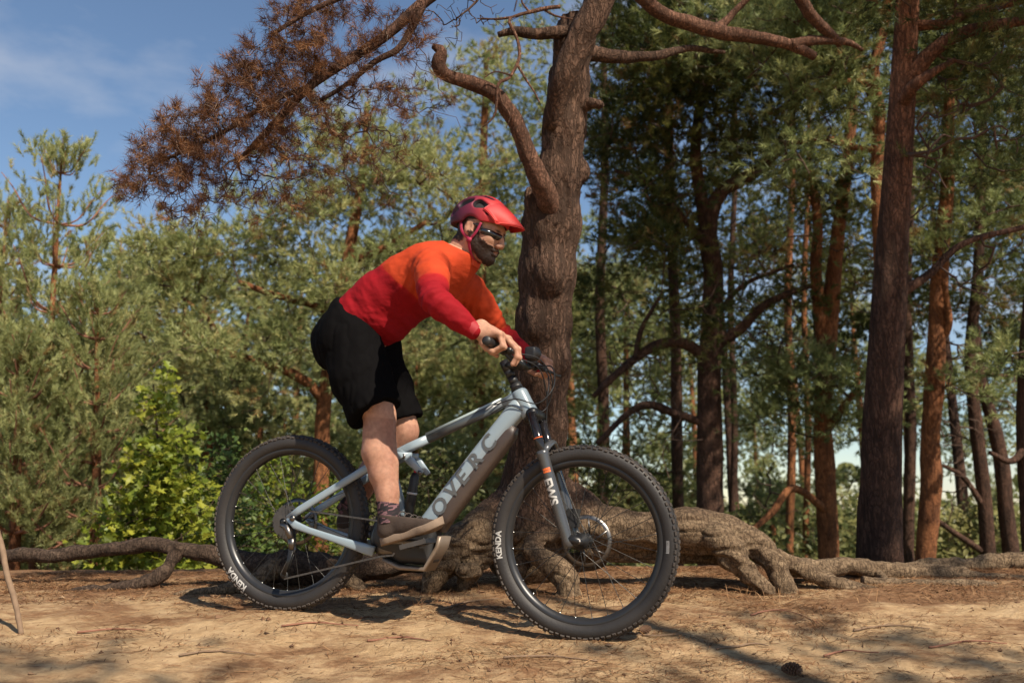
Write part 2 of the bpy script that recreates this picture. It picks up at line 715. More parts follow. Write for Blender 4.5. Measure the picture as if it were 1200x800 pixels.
def ground_material():
    m, N, L, b = new_mat('sand_and_needle_litter')
    tc = N.new('ShaderNodeTexCoord')

    def noise(scale, detail=6, rough=0.6, stretch=(1, 1, 1), dist=0.0):
        mp = N.new('ShaderNodeMapping')
        mp.inputs['Scale'].default_value = stretch
        L.new(tc.outputs['Object'], mp.inputs['Vector'])
        n = N.new('ShaderNodeTexNoise')
        n.inputs['Scale'].default_value = scale
        n.inputs['Detail'].default_value = detail
        n.inputs['Roughness'].default_value = rough
        n.inputs['Distortion'].default_value = dist
        L.new(mp.outputs[0], n.inputs['Vector'])
        return n.outputs[0]
    sand = ramp(N, L, noise(9, 8, 0.7), [(0.25, (0.31, 0.190, 0.095)), (0.5, (0.46, 0.310, 0.170)), (0.75, (0.60, 0.43, 0.255))])
    litter = ramp(N, L, noise(46, 8, 0.75, (1, 2.2, 1), 0.6), [(0.3, (0.085, 0.042, 0.022)), (0.52, (0.21, 0.105, 0.052)), (0.75, (0.36, 0.21, 0.11))])
    patch = N.new('ShaderNodeMath')
    patch.operation = 'ADD'
    n1 = noise(1.7, 6, 0.62, (1, 1.7, 1), 0.4)
    n2 = noise(11, 7, 0.7, (1, 2, 1), 0.3)
    mul = N.new('ShaderNodeMath')
    mul.operation = 'MULTIPLY'
    mul.inputs[1].default_value = 0.55
    L.new(n2, mul.inputs[0])
    L.new(n1, patch.inputs[0])
    L.new(mul.outputs[0], patch.inputs[1])
    # more litter towards the crest and beyond it
    sep = N.new('ShaderNodeSeparateXYZ')
    L.new(tc.outputs['Object'], sep.inputs[0])
    mr = N.new('ShaderNodeMapRange')
    mr.inputs['From Min'].default_value = 3.6
    mr.inputs['From Max'].default_value = 6.5
    mr.inputs['To Min'].default_value = 0.0
    mr.inputs['To Max'].default_value = 0.28
    L.new(sep.outputs[1], mr.inputs['Value'])
    add = N.new('ShaderNodeMath')
    add.operation = 'ADD'
    L.new(patch.outputs[0], add.inputs[0])
    L.new(mr.outputs[0], add.inputs[1])
    fac = ramp(N, L, add.outputs[0], [(0.74, (0, 0, 0)), (0.93, (0.92, 0.92, 0.92))])
    mx = N.new('ShaderNodeMixRGB')
    L.new(fac, mx.inputs[0])
    L.new(sand, mx.inputs[1])
    L.new(litter, mx.inputs[2])
    # beyond the rise: forest floor with moss and grass
    mr2 = N.new('ShaderNodeMapRange')
    mr2.inputs['From Min'].default_value = 6.0
    mr2.inputs['From Max'].default_value = 12.0
    L.new(sep.outputs[1], mr2.inputs['Value'])
    floor = ramp(N, L, noise(1.1, 8, 0.7), [(0.3, (0.045, 0.05, 0.018)), (0.5, (0.085, 0.10, 0.035)), (0.7, (0.15, 0.12, 0.055))])
    mx2 = N.new('ShaderNodeMixRGB')
    L.new(mr2.outputs[0], mx2.inputs[0])
    L.new(mx.outputs[0], mx2.inputs[1])
    L.new(floor, mx2.inputs[2])
    L.new(mx2.outputs[0], b.inputs['Base Color'])
    b.inputs['Roughness'].default_value = 0.95
    b.inputs['Specular IOR Level'].default_value = 0.15
    h1, h2, h3 = noise(60, 8, 0.75), noise(260, 4, 0.7), noise(22, 6, 0.65, (1, 1.6, 1), 0.5)
    hs = N.new('ShaderNodeMath')
    hs.operation = 'ADD'
    L.new(h1, hs.inputs[0])
    L.new(h3, hs.inputs[1])
    hs2 = N.new('ShaderNodeMath')
    hs2.operation = 'MULTIPLY_ADD'
    hs2.inputs[1].default_value = 0.35
    L.new(h2, hs2.inputs[0])
    L.new(hs.outputs[0], hs2.inputs[2])
    bp = N.new('ShaderNodeBump')
    bp.inputs['Strength'].default_value = 0.9
    bp.inputs['Distance'].default_value = 0.014
    L.new(hs2.outputs[0], bp.inputs['Height'])
    L.new(bp.outputs[0], b.inputs['Normal'])
    return m


ground = part('ground', np.stack([GX, GY, GZ], -1).reshape(-1, 3), _Q, ground_material())
tag(ground, 'pale sandy rise strewn with brown pine needles', kind='structure')
# ---------------------------------------------------------------- bicycle
M_PAINT = mat('frame_paint_pale_blue', (0.235, 0.295, 0.340), 0.32, 0.0, 0.5, 0.06, 9, coat=0.5)
M_SLATE = mat('frame_paint_slate', (0.055, 0.065, 0.072), 0.32, 0.0, 0.5, 0.15, 12, coat=0.3)
M_BATT = mat('battery_cover_brown_black', (0.060, 0.042, 0.034), 0.42, 0.0, 0.5, 0.2, 14)
M_RUBBER = mat('tyre_rubber', (0.024, 0.021, 0.020), 0.60, 0.0, 0.45, 0.55, 7, bump=0.25, bscale=120)
M_TREAD = mat('tread_rubber_dusty', (0.055, 0.045, 0.039), 0.8, 0.0, 0.3, 0.45, 25)
M_RIM = mat('rim_black', (0.032, 0.032, 0.034), 0.35, 0.4, 0.5, 0.15, 20)
M_BLACK = mat('black_anodised', (0.018, 0.018, 0.019), 0.36, 0.3, 0.5, 0.2, 20)
M_PLASTIC = mat('black_plastic', (0.016, 0.016, 0.017), 0.5, 0.0, 0.5, 0.2, 20)
M_FORK = mat('fork_dark_grey', (0.060, 0.062, 0.066), 0.28, 0.2, 0.5, 0.1, 14, coat=0.4)
M_STEEL = mat('bright_steel', (0.55, 0.54, 0.52), 0.3, 1.0, 0.5, 0.2, 30)
M_DARKSTEEL = mat('dark_steel', (0.16, 0.15, 0.145), 0.38, 1.0, 0.5, 0.25, 40)
M_SPOKE = mat('spoke_black', (0.05, 0.048, 0.045), 0.35, 0.7)
M_STANCHION = mat('stanchion_black', (0.02, 0.018, 0.019), 0.12, 0.3, 0.6, 0.05)
M_WHITE = mat('white_print', (0.46, 0.45, 0.43), 0.5, 0.0, 0.4, 0.18, 50)
M_GREYPRINT = mat('grey_print', (0.42, 0.41, 0.40), 0.5)
M_ORANGE = mat('orange_print', (0.65, 0.12, 0.02), 0.4)
M_LETTER = mat('frame_letter_grey', (0.085, 0.088, 0.092), 0.35)
M_REDAN = mat('red_anodised', (0.45, 0.02, 0.05), 0.3, 0.4)
M_CRANK = mat('motor_cover_bronze', (0.22, 0.17, 0.13), 0.45, 0.4, 0.5, 0.25, 16)

bike = empty('mountain_bicycle', BIKE_M)
tag(bike, 'pale blue electric mountain bike ridden across the sand', 'bicycle')

RC, RT = 0.333, 0.0325            # tyre centreline radius and section radius


def tyre_profile():
    a = np.linspace(math.radians(38), math.radians(322), 26)      # open towards the rim
    r = RC + RT * -np.cos(a)
    v = RT * np.sin(a)
    return np.stack([r, v], -1)


def tread_mesh():
    pcs = []
    def block(ang, phi, hu, hv, hh):
        """ang round the wheel, phi round the tyre's section (0 = outermost)"""
        er = np.array([math.cos(ang), 0, math.sin(ang)])
        et = np.array([-math.sin(ang), 0, math.cos(ang)])
        nrm = er * math.cos(phi) + np.array([0, 1, 0]) * math.sin(phi)
        side = np.cross(et, nrm)
        c = er * RC + nrm * (RT + hh - 0.0016)
        Rm = np.stack([et, side, nrm], 1)
        v, f = box((0, 0, 0), (hu, hv, hh))
        top = v[:, 2] > 0
        v[top, :2] *= 0.8
        pcs.append((v @ Rm.T + c, f))
    n = 50
    for i in range(n):
        a = 2 * math.pi * i / n
        st = math.pi / n
        block(a, 0.13, 0.0085, 0.0040, 0.0024)
        block(a, -0.13, 0.0085, 0.0040, 0.0024)
        block(a + st, 0.42, 0.0075, 0.0045, 0.0026)
        block(a + st, -0.42, 0.0075, 0.0045, 0.0026)
        for sg in (-1, 1):
            block(a + st * 0.3, sg * 0.82, 0.0088, 0.0055, 0.0036)
            block(a + st * 1.3, sg * 0.92, 0.0070, 0.0048, 0.0034)
    return join(*pcs)


_tyre = mesh_data('tyre', *lathe(tyre_profile(), 160), M_RUBBER)
_tread = mesh_data('tread', *tread_mesh(), M_TREAD, smooth=False)
_RR = RC - RT * math.cos(math.radians(38))        # rim outer radius
_rimp = [(_RR + 0.005, -0.0195), (_RR - 0.002, -0.0215), (_RR - 0.010, -0.0205), (_RR - 0.022, -0.011), (_RR - 0.025, 0), (_RR - 0.022, 0.011),
         (_RR - 0.010, 0.0205), (_RR - 0.002, 0.0215), (_RR + 0.005, 0.0195), (_RR - 0.006, 0.012), (_RR - 0.006, -0.012), (_RR + 0.005, -0.0195)]
_rim = mesh_data('rim', *lathe(_rimp, 128), M_RIM)
_hubp = [(0.0, -0.062), (0.010, -0.062), (0.012, -0.052), (0.030, -0.042), (0.031, -0.036), (0.016, -0.030), (0.014, 0.02), (0.030, 0.030),
         (0.031, 0.037), (0.014, 0.046), (0.010, 0.062), (0, 0.062)]
_hub = mesh_data('hub', *lathe(_hubp, 32), M_BLACK)
_sv, _sf = tube([(0, 0, 0), (0, 0, 1)], 1.0, 5)
_spoke = mesh_data('spoke', _sv, _sf, M_SPOKE)
_nv, _nf = tube([(0, 0, 0), (0, 0, 0.012)], [0.0026, 0.0022], 6)
_nip = mesh_data('nipple', _nv, _nf, M_STEEL)


def disc_mesh(rad):
    pcs = [lathe([(rad - 0.016, -0.001), (rad, -0.001), (rad, 0.001), (rad - 0.016, 0.001), (rad - 0.016, -0.001)], 72)]
    for i in range(6):
        a = i * math.pi / 3
        p = [(0.025 * math.cos(a), 0, 0.025 * math.sin(a)), ((rad - 0.01) * math.cos(a + 0.5), 0, (rad - 0.01) * math.sin(a + 0.5))]
        pcs.append(tube(p, 0.004, 5, flat=0.4))
    return join(*pcs)


_disc = mesh_data('brake_disc', *disc_mesh(0.1), M_DARKSTEEL)


def bent_text(body, size, ang, r0, off, v_side=-1, spread=1.0):
    """lettering curved along the tyre's side wall; ang = clockwise centre angle seen from the camera"""
    V, Fc = split_tris(*text_mesh(body, size, off))
    w = V[:, 0].max() - V[:, 0].min()
    x = (V[:, 0] - V[:, 0].min() - w / 2) * spread
    r = r0 + V[:, 1]
    a = ang - x / (r0 + size * 0.35)
    off_v = np.sqrt(np.maximum(RT ** 2 - (r - RC) ** 2, 1e-6)) + 0.0009
    return np.stack([r * np.cos(a), v_side * off_v, r * np.sin(a)], -1), Fc


def make_wheel(u0, phase, texts):
    wh = empty('wheel', Matrix.Translation((u0, 0, R_TYRE)), bike)
    link('tyre', _tyre, wh)
    link('tread', _tread, wh)['kind'] = 'stuff'
    link('rim', _rim, wh)
    link('hub', _hub, wh)
    d = link('brake_disc', _disc, wh, (0, 0.054, 0))
    for i in range(28):
        a = 2 * math.pi * i / 28 + phase
        sg = 1 if i % 2 else -1
        tw = 0.62 * (1 if (i // 2) % 2 else -1)
        p0 = np.array([0.028 * math.cos(a + tw * 2.0), sg * 0.036, 0.028 * math.sin(a + tw * 2.0)])
        p1 = np.array([(_RR - 0.018) * math.cos(a), sg * 0.004, (_RR - 0.018) * math.sin(a)])
        d_ = Vector(p1 - p0)
        o = link('spoke', _spoke, wh)
        o.matrix_local = Matrix.Translation(Vector(p0)) @ d_.to_track_quat('Z', 'Y').to_matrix().to_4x4() @ Matrix.Diagonal((0.0014, 0.0014, d_.length, 1))
        o = link('nipple', _nip, wh)
        q = p1 * np.array([0.966, 0.9, 0.966])
        o.matrix_local = Matrix.Translation(Vector(q)) @ d_.to_track_quat('Z', 'Y').to_matrix().to_4x4()
    for body, size, ang, r0, off, mt in texts:
        v, f = bent_text(body, size, ang, r0, off)
        part('lettering', v, f, mt, wh, smooth=False)
    return wh


rear = make_wheel(0.0, 0.05, [('KENDA', 0.036, math.atan2(-64, -55), RC - 0.012, 0.0012, M_WHITE)])
front = make_wheel(WB, 0.16, [('KENDA', 0.032, math.atan2(-10, -104), RC - 0.011, 0.001, M_WHITE),
                              ('IIIIIIIIIII', 0.017, math.atan2(-6, 104) + 0.06, RC - 0.012, 0.0002, M_GREYPRINT)])

# ---- frame
frame = empty('frame', Matrix.Identity(4), bike)
HT_T, HT_B = bl(607.5, 458), bl(622, 487)
AX = unit(HT_T - HT_B)                                           # steering axis
fv, ff = tube([HT_B, HT_B + (HT_T - HT_B) * 0.12, HT_B + (HT_T - HT_B) * 0.5, HT_B + (HT_T - HT_B) * 0.9, HT_T], [0.034, 0.037, 0.034, 0.034, 0.030], 28)
part('head_tube', fv, ff, M_PAINT, frame)


def superring(c, a, b, ha, hb, m=28, e=3.0):
    """rounded-rectangle ring about c in the plane of unit vectors a, b"""
    t = np.linspace(0, 2 * math.pi, m, endpoint=False)
    ct, st = np.cos(t), np.sin(t)
    x = np.sign(ct) * np.abs(ct) ** (2 / e) * ha
    y = np.sign(st) * np.abs(st) ** (2 / e) * hb
    return np.asarray(c) + x[:, None] * np.asarray(a) + y[:, None] * np.asarray(b)


YV = np.array([0, 1.0, 0])


def beam(stations, e=3.0, m=28):
    """stations: (point, half height across, half width v)"""
    pts = np.array([s_[0] for s_ in stations], float)
    T = np.gradient(pts, axis=0)
    T /= np.linalg.norm(T, axis=1)[:, None]
    rings = []
    for (p, hh, hw), t in zip(stations, T):
        nrm = np.cross(YV, t)
        rings.append(superring(p, unit(nrm), YV, hh, hw, m, e))
    return loft(rings)


# down tube: pale upper shell and dark battery cover below it
DT0, DT1 = bl(604, 487), bl(505, 611)
_dn = unit(np.cross(YV, DT1 - DT0))
if _dn[2] < 0: _dn = -_dn
fv, ff = beam([(bl(614, 474), 0.040, 0.030), (bl(606, 480), 0.040, 0.033), (bl(592, 497), 0.036, 0.037), (bl(570, 525), 0.036, 0.039),
               (bl(535, 570), 0.036, 0.040), (bl(505, 610), 0.036, 0.041), (bl(494, 625), 0.034, 0.042)], e=3.4)
part('down_tube', fv, ff, M_PAINT, frame)
fv, ff = beam([(bl(604, 500), 0.012, 0.024), (bl(598, 507), 0.032, 0.033), (bl(585, 524), 0.034, 0.036), (bl(552, 566), 0.035, 0.038),
               (bl(524, 603), 0.035, 0.038), (bl(514, 618), 0.033, 0.036)], e=3.6)
part('battery_cover', fv, ff, M_BATT, frame)
# top tube with slate panel, pale ends
TT = [(bl(618, 464), 0.022, 0.022), (bl(606, 466), 0.024, 0.024), (bl(590, 473), 0.021, 0.022), (bl(540, 496), 0.019, 0.020), (bl(500, 515), 0.018, 0.020)]
fv, ff = beam(TT[:3], 3.0)
part('top_tube', fv, ff, M_PAINT, frame)
fv, ff = beam([(p, h * .985, w * .985) for p, h, w in TT[2:]], 3.0)
part('top_tube', fv, ff, M_SLATE, frame)
fv, ff = beam([(bl(502, 514), 0.0183, 0.0203), (bl(480, 524), 0.019, 0.021), (bl(462, 534), 0.021, 0.022), (bl(452, 540), 0.022, 0.022)], 3.0)
part('top_tube', fv, ff, M_PAINT, frame)
# long pale stripe on the top tube
fv, ff = beam([(bl(588, 472) + [0, 0, 0.0115], 0.0095, 0.0175), (bl(545, 492) + [0, 0, 0.0125], 0.0085, 0.0165), (bl(500, 513) + [0, 0, 0.012], 0.0085, 0.0165)], 3.0)
part('top_tube_stripe', fv, ff, mat('pale_stripe', (0.34, 0.42, 0.42), 0.35), frame)
# seat tube, rising behind the leg to a low saddle
ST0, ST1 = bl(474, 612), bl(452, 524)
fv, ff = tube([ST0, (ST0 + ST1) / 2, ST1], [0.026, 0.022, 0.020], 20)
part('seat_tube', fv, ff, M_PAINT, frame)
_sd = unit(ST1 - ST0)
SD = bl(431, 464, 0.0)
fv, ff = tube([ST1 - _sd * 0.03, SD - [0, 0, 0.012]], 0.0145, 18)
part('seat_post', fv, ff, M_BLACK, bike)
fv, ff = loft([superring(SD + [x * .80, 0, z], (0, 0, 1), YV, hh, hw, 20, 2.4) for x, z, hh, hw in
               ((-0.125, 0.028, 0.006, 0.05), (-0.115, 0.026, 0.017, 0.068), (-0.07, 0.022, 0.022, 0.072), (-0.02, 0.016, 0.021, 0.05),
                (0.05, 0.013, 0.018, 0.026), (0.12, 0.011, 0.015, 0.019), (0.14, 0.006, 0.008, 0.012))])
part('saddle', fv, ff, M_PLASTIC, bike)
# rear triangle: seat stays, chain stays, dropouts on both sides
for sg in (-1, 1):
    v = sg * 0.070
    d0 = bl(339, 606, -0.072)
    def at(px, py, vv):
        q = bl(px, py, -0.07)
        return np.array([q[0], sg * vv, q[2]])
    fv, ff = beam([(at(338, 607, .074), 0.012, 0.008), (at(352, 597, .074), 0.016, 0.010), (at(390, 573, .070), 0.0155, 0.010),
                   (at(428, 549, .062), 0.0165, 0.011), (at(462, 533, .045), 0.016, 0.011), (at(478, 533, .034), 0.013, 0.010)], 2.8, 18)
    part('seat_stay', fv, ff, M_PAINT, frame)
    fv, ff = beam([(at(338, 607, .074), 0.010, 0.008), (at(347, 615, .074), 0.017, 0.010), (at(362, 621, .073), 0.013, 0.010),
                   (at(395, 632, .070), 0.0145, 0.010), (at(425, 642, .064), 0.021, 0.011), (at(437, 646, .062), 0.021, 0.011)], 3.2, 18)
    part('chain_stay', fv, ff, M_PAINT, frame)
    fv, ff = beam([(at(462, 527, .036), 0.012, 0.008), (at(478, 540, .036), 0.019, 0.009), (at(490, 554, .034), 0.011, 0.008)], 2.6, 18)
    part('rocker_link', fv, ff, M_PAINT, frame)
    for q, r in ((at(470, 534, .046), 0.010), (at(489, 553, .046), 0.008), (at(345, 607, .086), 0.012)):
        fv, ff = lathe([(0, -0.004), (r, -0.004), (r, 0.004), (0, 0.004)], 16)
        part('pivot_bolt', fv + q, ff, M_DARKSTEEL, frame)
# rear shock
S0, S1 = bl(487, 553), bl(477, 612)
fv, ff = tube([S0, S0 + (S1 - S0) * 0.42], 0.010, 14)
part('shock_shaft', fv, ff, M_STANCHION, bike)
fv, ff = tube([S0 + (S1 - S0) * 0.02, S0 + (S1 - S0) * 0.1, S0 + (S1 - S0) * 0.30, S0 + (S1 - S0) * 0.36, S0 + (S1 - S0) * 0.95], [0.012, 0.019, 0.019, 0.021, 0.021], 18)
part('shock_body', fv, ff, M_PLASTIC, bike)
fv, ff = tube([S0 + (S1 - S0) * 0.40, S0 + (S1 - S0) * 0.44], 0.0216, 18)
part('shock_band', fv, ff, M_WHITE, bike)
fv, ff = lathe([(0, -0.006), (0.007, -0.006), (0.007, 0.004), (0, 0.004)], 12)
part('shock_knob', fv + S0 + [0.012, -0.026, 0.004], ff, M_REDAN, bike)
# motor housing and skid plate
s_ = SDF((0.34, -0.09, 0.17), (0.74, 0.09, 0.47), 0.006)
s_.ell((0.50, 0, 0.33), (0.115, 0.062, 0.095), k=0.03).box((0.60, 0, 0.32), (0.085, 0.055, 0.085), rnd=0.03, k=0.03).box((0.47, 0, 0.36), (0.05, 0.05, 0.06), rnd=0.02, k=0.04)
v, f = s_.mesh()
motor = part('motor', v, f, M_PLASTIC, bike)
PL = [bl(521, 628), bl(518, 640), bl(503, 666), bl(474, 664), bl(455, 655)]
rings = []
for i, p in enumerate(PL):
    t = unit((PL[min(i + 1, 4)] - PL[max(i - 1, 0)]))
    n_ = np.cross(YV, t)
    rings.append(superring(p, unit(n_), YV, 0.010, 0.058, 20, 5))
fv, ff = loft(rings)
part('skid_plate', fv, ff, M_CRANK, motor)
# crankset
BB = np.array([0.480, 0, 0.325])
PED_R = bl(487, 637, -0.165)
cr = PED_R - BB
cr[1] = 0
crank = empty('crankset', Matrix.Translation(Vector(BB)), bike)
for sg, dv in ((-1, cr), (1, -cr)):
    fv, ff = beam([((dv * -0.06) + YV * sg * 0.072, 0.016, 0.008), (YV * sg * 0.073, 0.018, 0.010), (dv * 0.5 + YV * sg * 0.080, 0.013, 0.008),
                   (dv * 0.95 + YV * sg * 0.088, 0.013, 0.008), (dv * 1.06 + YV * sg * 0.089, 0.008, 0.006)], 2.6, 16)
    part('crank_arm', fv, ff, M_DARKSTEEL, crank)
    pc = dv + YV * sg * 0.145
    tilt = math.radians(17)
    Rp = np.array([[math.cos(tilt), 0, -math.sin(tilt)], [0, 1, 0], [math.sin(tilt), 0, math.cos(tilt)]])
    pcs = [box(pc + Rp @ [x, 0, 0], (0.006, 0.050, 0.009), Rp) for x in (-0.050, -0.018, 0.018, 0.050)]
    pcs += [box(pc + Rp @ [0, y, 0], (0.050, 0.006, 0.009), Rp) for y in (-0.046, 0.046)]
    pcs += [tube([pc + [0, -0.05, 0], pc + [0, 0.05, 0]], 0.008, 10)]
    for x in (-0.046, 0.046):
        for y in (-0.04, 0.0, 0.04):
            pcs.append(tube([pc + Rp @ [x, y, 0.005], pc + Rp @ [x, y, 0.0135]], 0.002, 6))
    fv, ff = join(*pcs)
    part('pedal', fv, ff, M_DARKSTEEL if sg < 0 else M_PLASTIC, crank, smooth=False)
v, f = lathe([(0.040, -0.0015), (0.069, -0.0015), (0.069, 0.0015), (0.040, 0.0015), (0.040, -0.0015)], 60)
part('chainring', v + [0, -0.052, 0], f, M_DARKSTEEL, crank)
# cassette
pcs = []
for k in range(9):
    r = 0.024 + 0.0056 * k
    n = 11 + 3 * k
    a = np.linspace(0, 2 * math.pi, n * 4, endpoint=False)
    rr = r + 0.0028 * np.tile([0, 1, 1, 0], n)
    ring = lambda y, q: np.stack([q * np.cos(a), np.full_like(a, y), q * np.sin(a)], -1)
    y = -0.058 + 0.0042 * k
    pcs.append(loft([ring(y, np.full_like(a, r - 0.009)), ring(y, rr), ring(y + 0.0016, rr), ring(y + 0.0016, np.full_like(a, r - 0.009))], cap=False))
fv, ff = join(*pcs)
HUBR = np.array([0, 0, R_TYRE])
part('cassette', fv + HUBR, ff, M_DARKSTEEL, bike, smooth=False)
# derailleur: body, cage and two jockey wheels
der = empty('derailleur', Matrix.Identity(4), bike)
vd = -0.070
K0, K1, K2 = bl(336, 617, vd), bl(342, 644, vd), bl(333, 673, vd)
fv, ff = join(tube([HUBR + [0.0, vd, -0.012], K0, (K0 + K1) / 2 + [0.012, -0.006, 0]], [0.010, 0.014, 0.013], 12),
              tube([(K0 + K1) / 2 + [0.012, -0.006, 0], K1], [0.016, 0.012], 12, flat=0.7))
part('derailleur_body', fv, ff, M_DARKSTEEL, der)
fv, ff = join(*[tube([K1 + [0, y, 0], (K1 + K2) / 2 + [0.004, y, 0], K2 + [0, y, 0]], [0.012, 0.008, 0.011], 10, flat=0.16, up=(1, 0, 0)) for y in (-0.006, 0.008)])
part('derailleur_cage', fv, ff, M_BLACK, der)
for K in (K1, K2):
    fv, ff = lathe([(0.004, -0.002), (0.016, -0.002), (0.0165, 0), (0.016, 0.002), (0.004, 0.002), (0.004, -0.002)], 22)
    part('jockey_wheel', fv + K, ff, M_PLASTIC, der)
# chain as one closed band of links
c_cr = BB + [0, -0.052, 0]
r_cr, r_cs = 0.071, 0.058
top_cs = HUBR + [0.012, -0.045, r_cs]
loop = [top_cs, c_cr + [-0.02, 0, r_cr - 0.002], c_cr + [0.035, 0, r_cr * 0.86], c_cr + [r_cr, 0, 0], c_cr + [0.035, 0, -r_cr * 0.86], c_cr + [-0.02, 0, -r_cr + 0.002],
        K2 + [0.004, 0.002, -0.016], K2 + [-0.015, 0.002, 0.0], (K1 + K2) / 2 + [-0.004, 0, 0], K1 + [0.016, 0, 0.004], HUBR + [0.052, -0.048, -0.026], HUBR + [0.050, -0.046, 0.03], top_cs]
cp = []
for a_, b_ in zip(loop[:-1], loop[1:]):
    n_ = max(int(np.linalg.norm(b_ - a_) / 0.0095), 1)
    cp += [a_ + (b_ - a_) * k / n_ for k in range(n_)]
pcs = []
for k in range(len(cp)):
    a_, b_ = cp[k], cp[(k + 1) % len(cp)]
    t = unit(b_ - a_)
    Rm = np.stack([t, YV, np.cross(t, YV)], 1)
    for y in (-0.0026, 0.0026):
        pcs.append(box((a_ + b_) / 2 + YV * y * (1.3 if k % 2 else 0.8), (0.0068, 0.0006, 0.0036), Rm))
fv, ff = join(*pcs)
part('chain', fv, ff, M_DARKSTEEL, bike, smooth=False)['kind'] = 'stuff'

# ---- fork
fork = empty('fork', Matrix.Identity(4), bike)
HUBF = np.array([WB, 0, R_TYRE])
FT, FB = bl(624, 489, -0.064), bl(667, 640, -0.064)
FT[1] = FB[1] = 0
FD = unit(FB - FT)
fv, ff = join(tube([HT_B + AX * 0.005, HT_B - AX * 0.018], [0.034, 0.031], 24),
              tube([FT + [-0.004, -0.070, 0.012], FT + [-0.010, -0.030, 0.018], FT + [-0.010, 0.030, 0.018], FT + [-0.004, 0.070, 0.012]], [0.025, 0.026, 0.026, 0.025], 18, flat=0.9))
part('fork_crown', fv, ff, M_BLACK, fork)
LEN = np.linalg.norm(FB - FT)
for sg in (-1, 1):
    o_ = YV * sg * 0.066
    fv, ff = tube([FT + o_ - FD * 0.02, FT + o_ + FD * 0.22], 0.0175, 22)
    part('stanchion', fv, ff, M_STANCHION, fork)
    if sg < 0:
        fv, ff = tube([FT + o_ + FD * 0.082, FT + o_ + FD * 0.086], 0.0181, 22)
        part('travel_ring', fv, ff, M_ORANGE, fork)
    fv, ff = tube([FT + o_ + FD * x for x in (0.135, 0.140, 0.150, 0.165, LEN * 0.8, LEN - 0.02, LEN, LEN + 0.004)],
                  [0.021, 0.0255, 0.0255, 0.0225, 0.0225, 0.021, 0.019, 0.012], 22)
    part('fork_leg', fv, ff, M_FORK, fork)
    hx = HUBF + YV * sg * 0.062
    fv, ff = tube([FB + o_ - FD * 0.03, hx + [0.0, 0, 0.0], hx + [0.006, 0, -0.012]], [0.020, 0.018, 0.012], 14)
    part('dropout', fv, ff, M_BLACK, fork)
br = [FT - YV * 0.066 + FD * 0.15, FT + np.array([0.024, -0.058, 0.0]) + FD * 0.118, FT + np.array([0.036, 0.0, 0.005]) + FD * 0.100,
      FT + np.array([0.024, 0.058, 0.0]) + FD * 0.118, FT + YV * 0.066 + FD * 0.15]
fv, ff = tube(br, [0.018, 0.015, 0.014, 0.015, 0.018], 14, sub=24, flat=0.75)
part('fork_brace', fv, ff, M_FORK, fork)
fv, ff = tube([HUBF + [0, -0.078, 0], HUBF + [0, 0.078, 0]], 0.009, 16)
part('axle', fv, ff, M_DARKSTEEL, fork)
cal = box(HUBF + np.array([-0.055, 0.052, 0.085]), (0.022, 0.016, 0.035), None)
part('brake_caliper', *cal, M_PLASTIC, fork, smooth=False)


def leg_text(body, size, s0, off, mt, ang0):
    """lettering wrapped round the camera-side fork leg, reading down the leg"""
    V, Fc = split_tris(*text_mesh(body, size, off))
    x, y = V[:, 0], V[:, 1] - size * 0.35
    e2 = np.cross(FD, -YV)
    a = ang0 + y / 0.0228
    q = FT - YV * 0.066 + FD * (s0 + x)[:, None] + 0.0230 * (np.cos(a)[:, None] * -YV + np.sin(a)[:, None] * -e2)
    part('lettering', q, Fc, mt, fork, smooth=False)


leg_text('EWS', 0.052, 0.245, 0.0016, M_WHITE, -0.25)
leg_text('II', 0.040, 0.205, 0.002, M_ORANGE, 0.15)

# ---- cockpit
BAR = bl(574, 399, -0.385)
bu, bwz = BAR[0], BAR[2]
bar = empty('handlebar', Matrix.Identity(4), bike)
STC = HT_T + AX * 0.115                                         # stem centre on the steerer
CL = np.array([bu - 0.004, 0, bwz - 0.03])
fv, ff = tube([[bu - 0.012, -0.39, bwz], [bu - 0.006, -0.22, bwz - 0.006], [bu, -0.06, bwz - 0.03], [bu, 0.06, bwz - 0.03], [bu - 0.006, 0.22, bwz - 0.006], [bu - 0.012, 0.39, bwz]],
              [0.0111, 0.0111, 0.0158, 0.0158, 0.0111, 0.0111], 18, sub=40)
part('bar', fv, ff, M_BLACK, bar)
for sg in (-1, 1):
    g0 = np.array([bu - 0.012, sg * 0.392, bwz])
    g1 = np.array([bu - 0.008, sg * 0.265, bwz - 0.003])
    ss = np.linspace(0, 1, 25)
    fv, ff = tube([g0 + (g1 - g0) * t for t in ss], [0.0165 + 0.001 * (i % 2) for i in range(25)], 20)
    part('grip', fv, ff, M_PLASTIC, bar)
    fv, ff = tube([g1 + (g0 - g1) * t for t in (-0.02, 0.06)], 0.0195, 20)
    part('grip_clamp', fv, ff, M_REDAN, bar)
    # brake lever: clamp, reservoir and blade
    lv = empty('brake_lever', Matrix.Identity(4), bar)
    c0 = np.array([bu - 0.004, sg * 0.205, bwz - 0.007])
    fv, ff = join(tube([c0 + [0, -0.010, 0], c0 + [0, 0.010, 0]], 0.018, 16),
                  tube([c0 + [0.02, sg * -0.03, 0.002], c0 + [0.030, sg * 0.035, -0.006]], [0.012, 0.014], 12))
    part('lever_body', fv, ff, M_BLACK, lv)
    fv, ff = tube([c0 + [0.032, sg * 0.02, -0.008], c0 + [0.066, sg * 0.05, -0.020], c0 + [0.070, sg * 0.11, -0.024], c0 + [0.078, sg * 0.135, -0.022]],
                  [0.007, 0.006, 0.0055, 0.0065], 10, sub=16, flat=0.6)
    part('lever_blade', fv, ff, M_BLACK, lv)
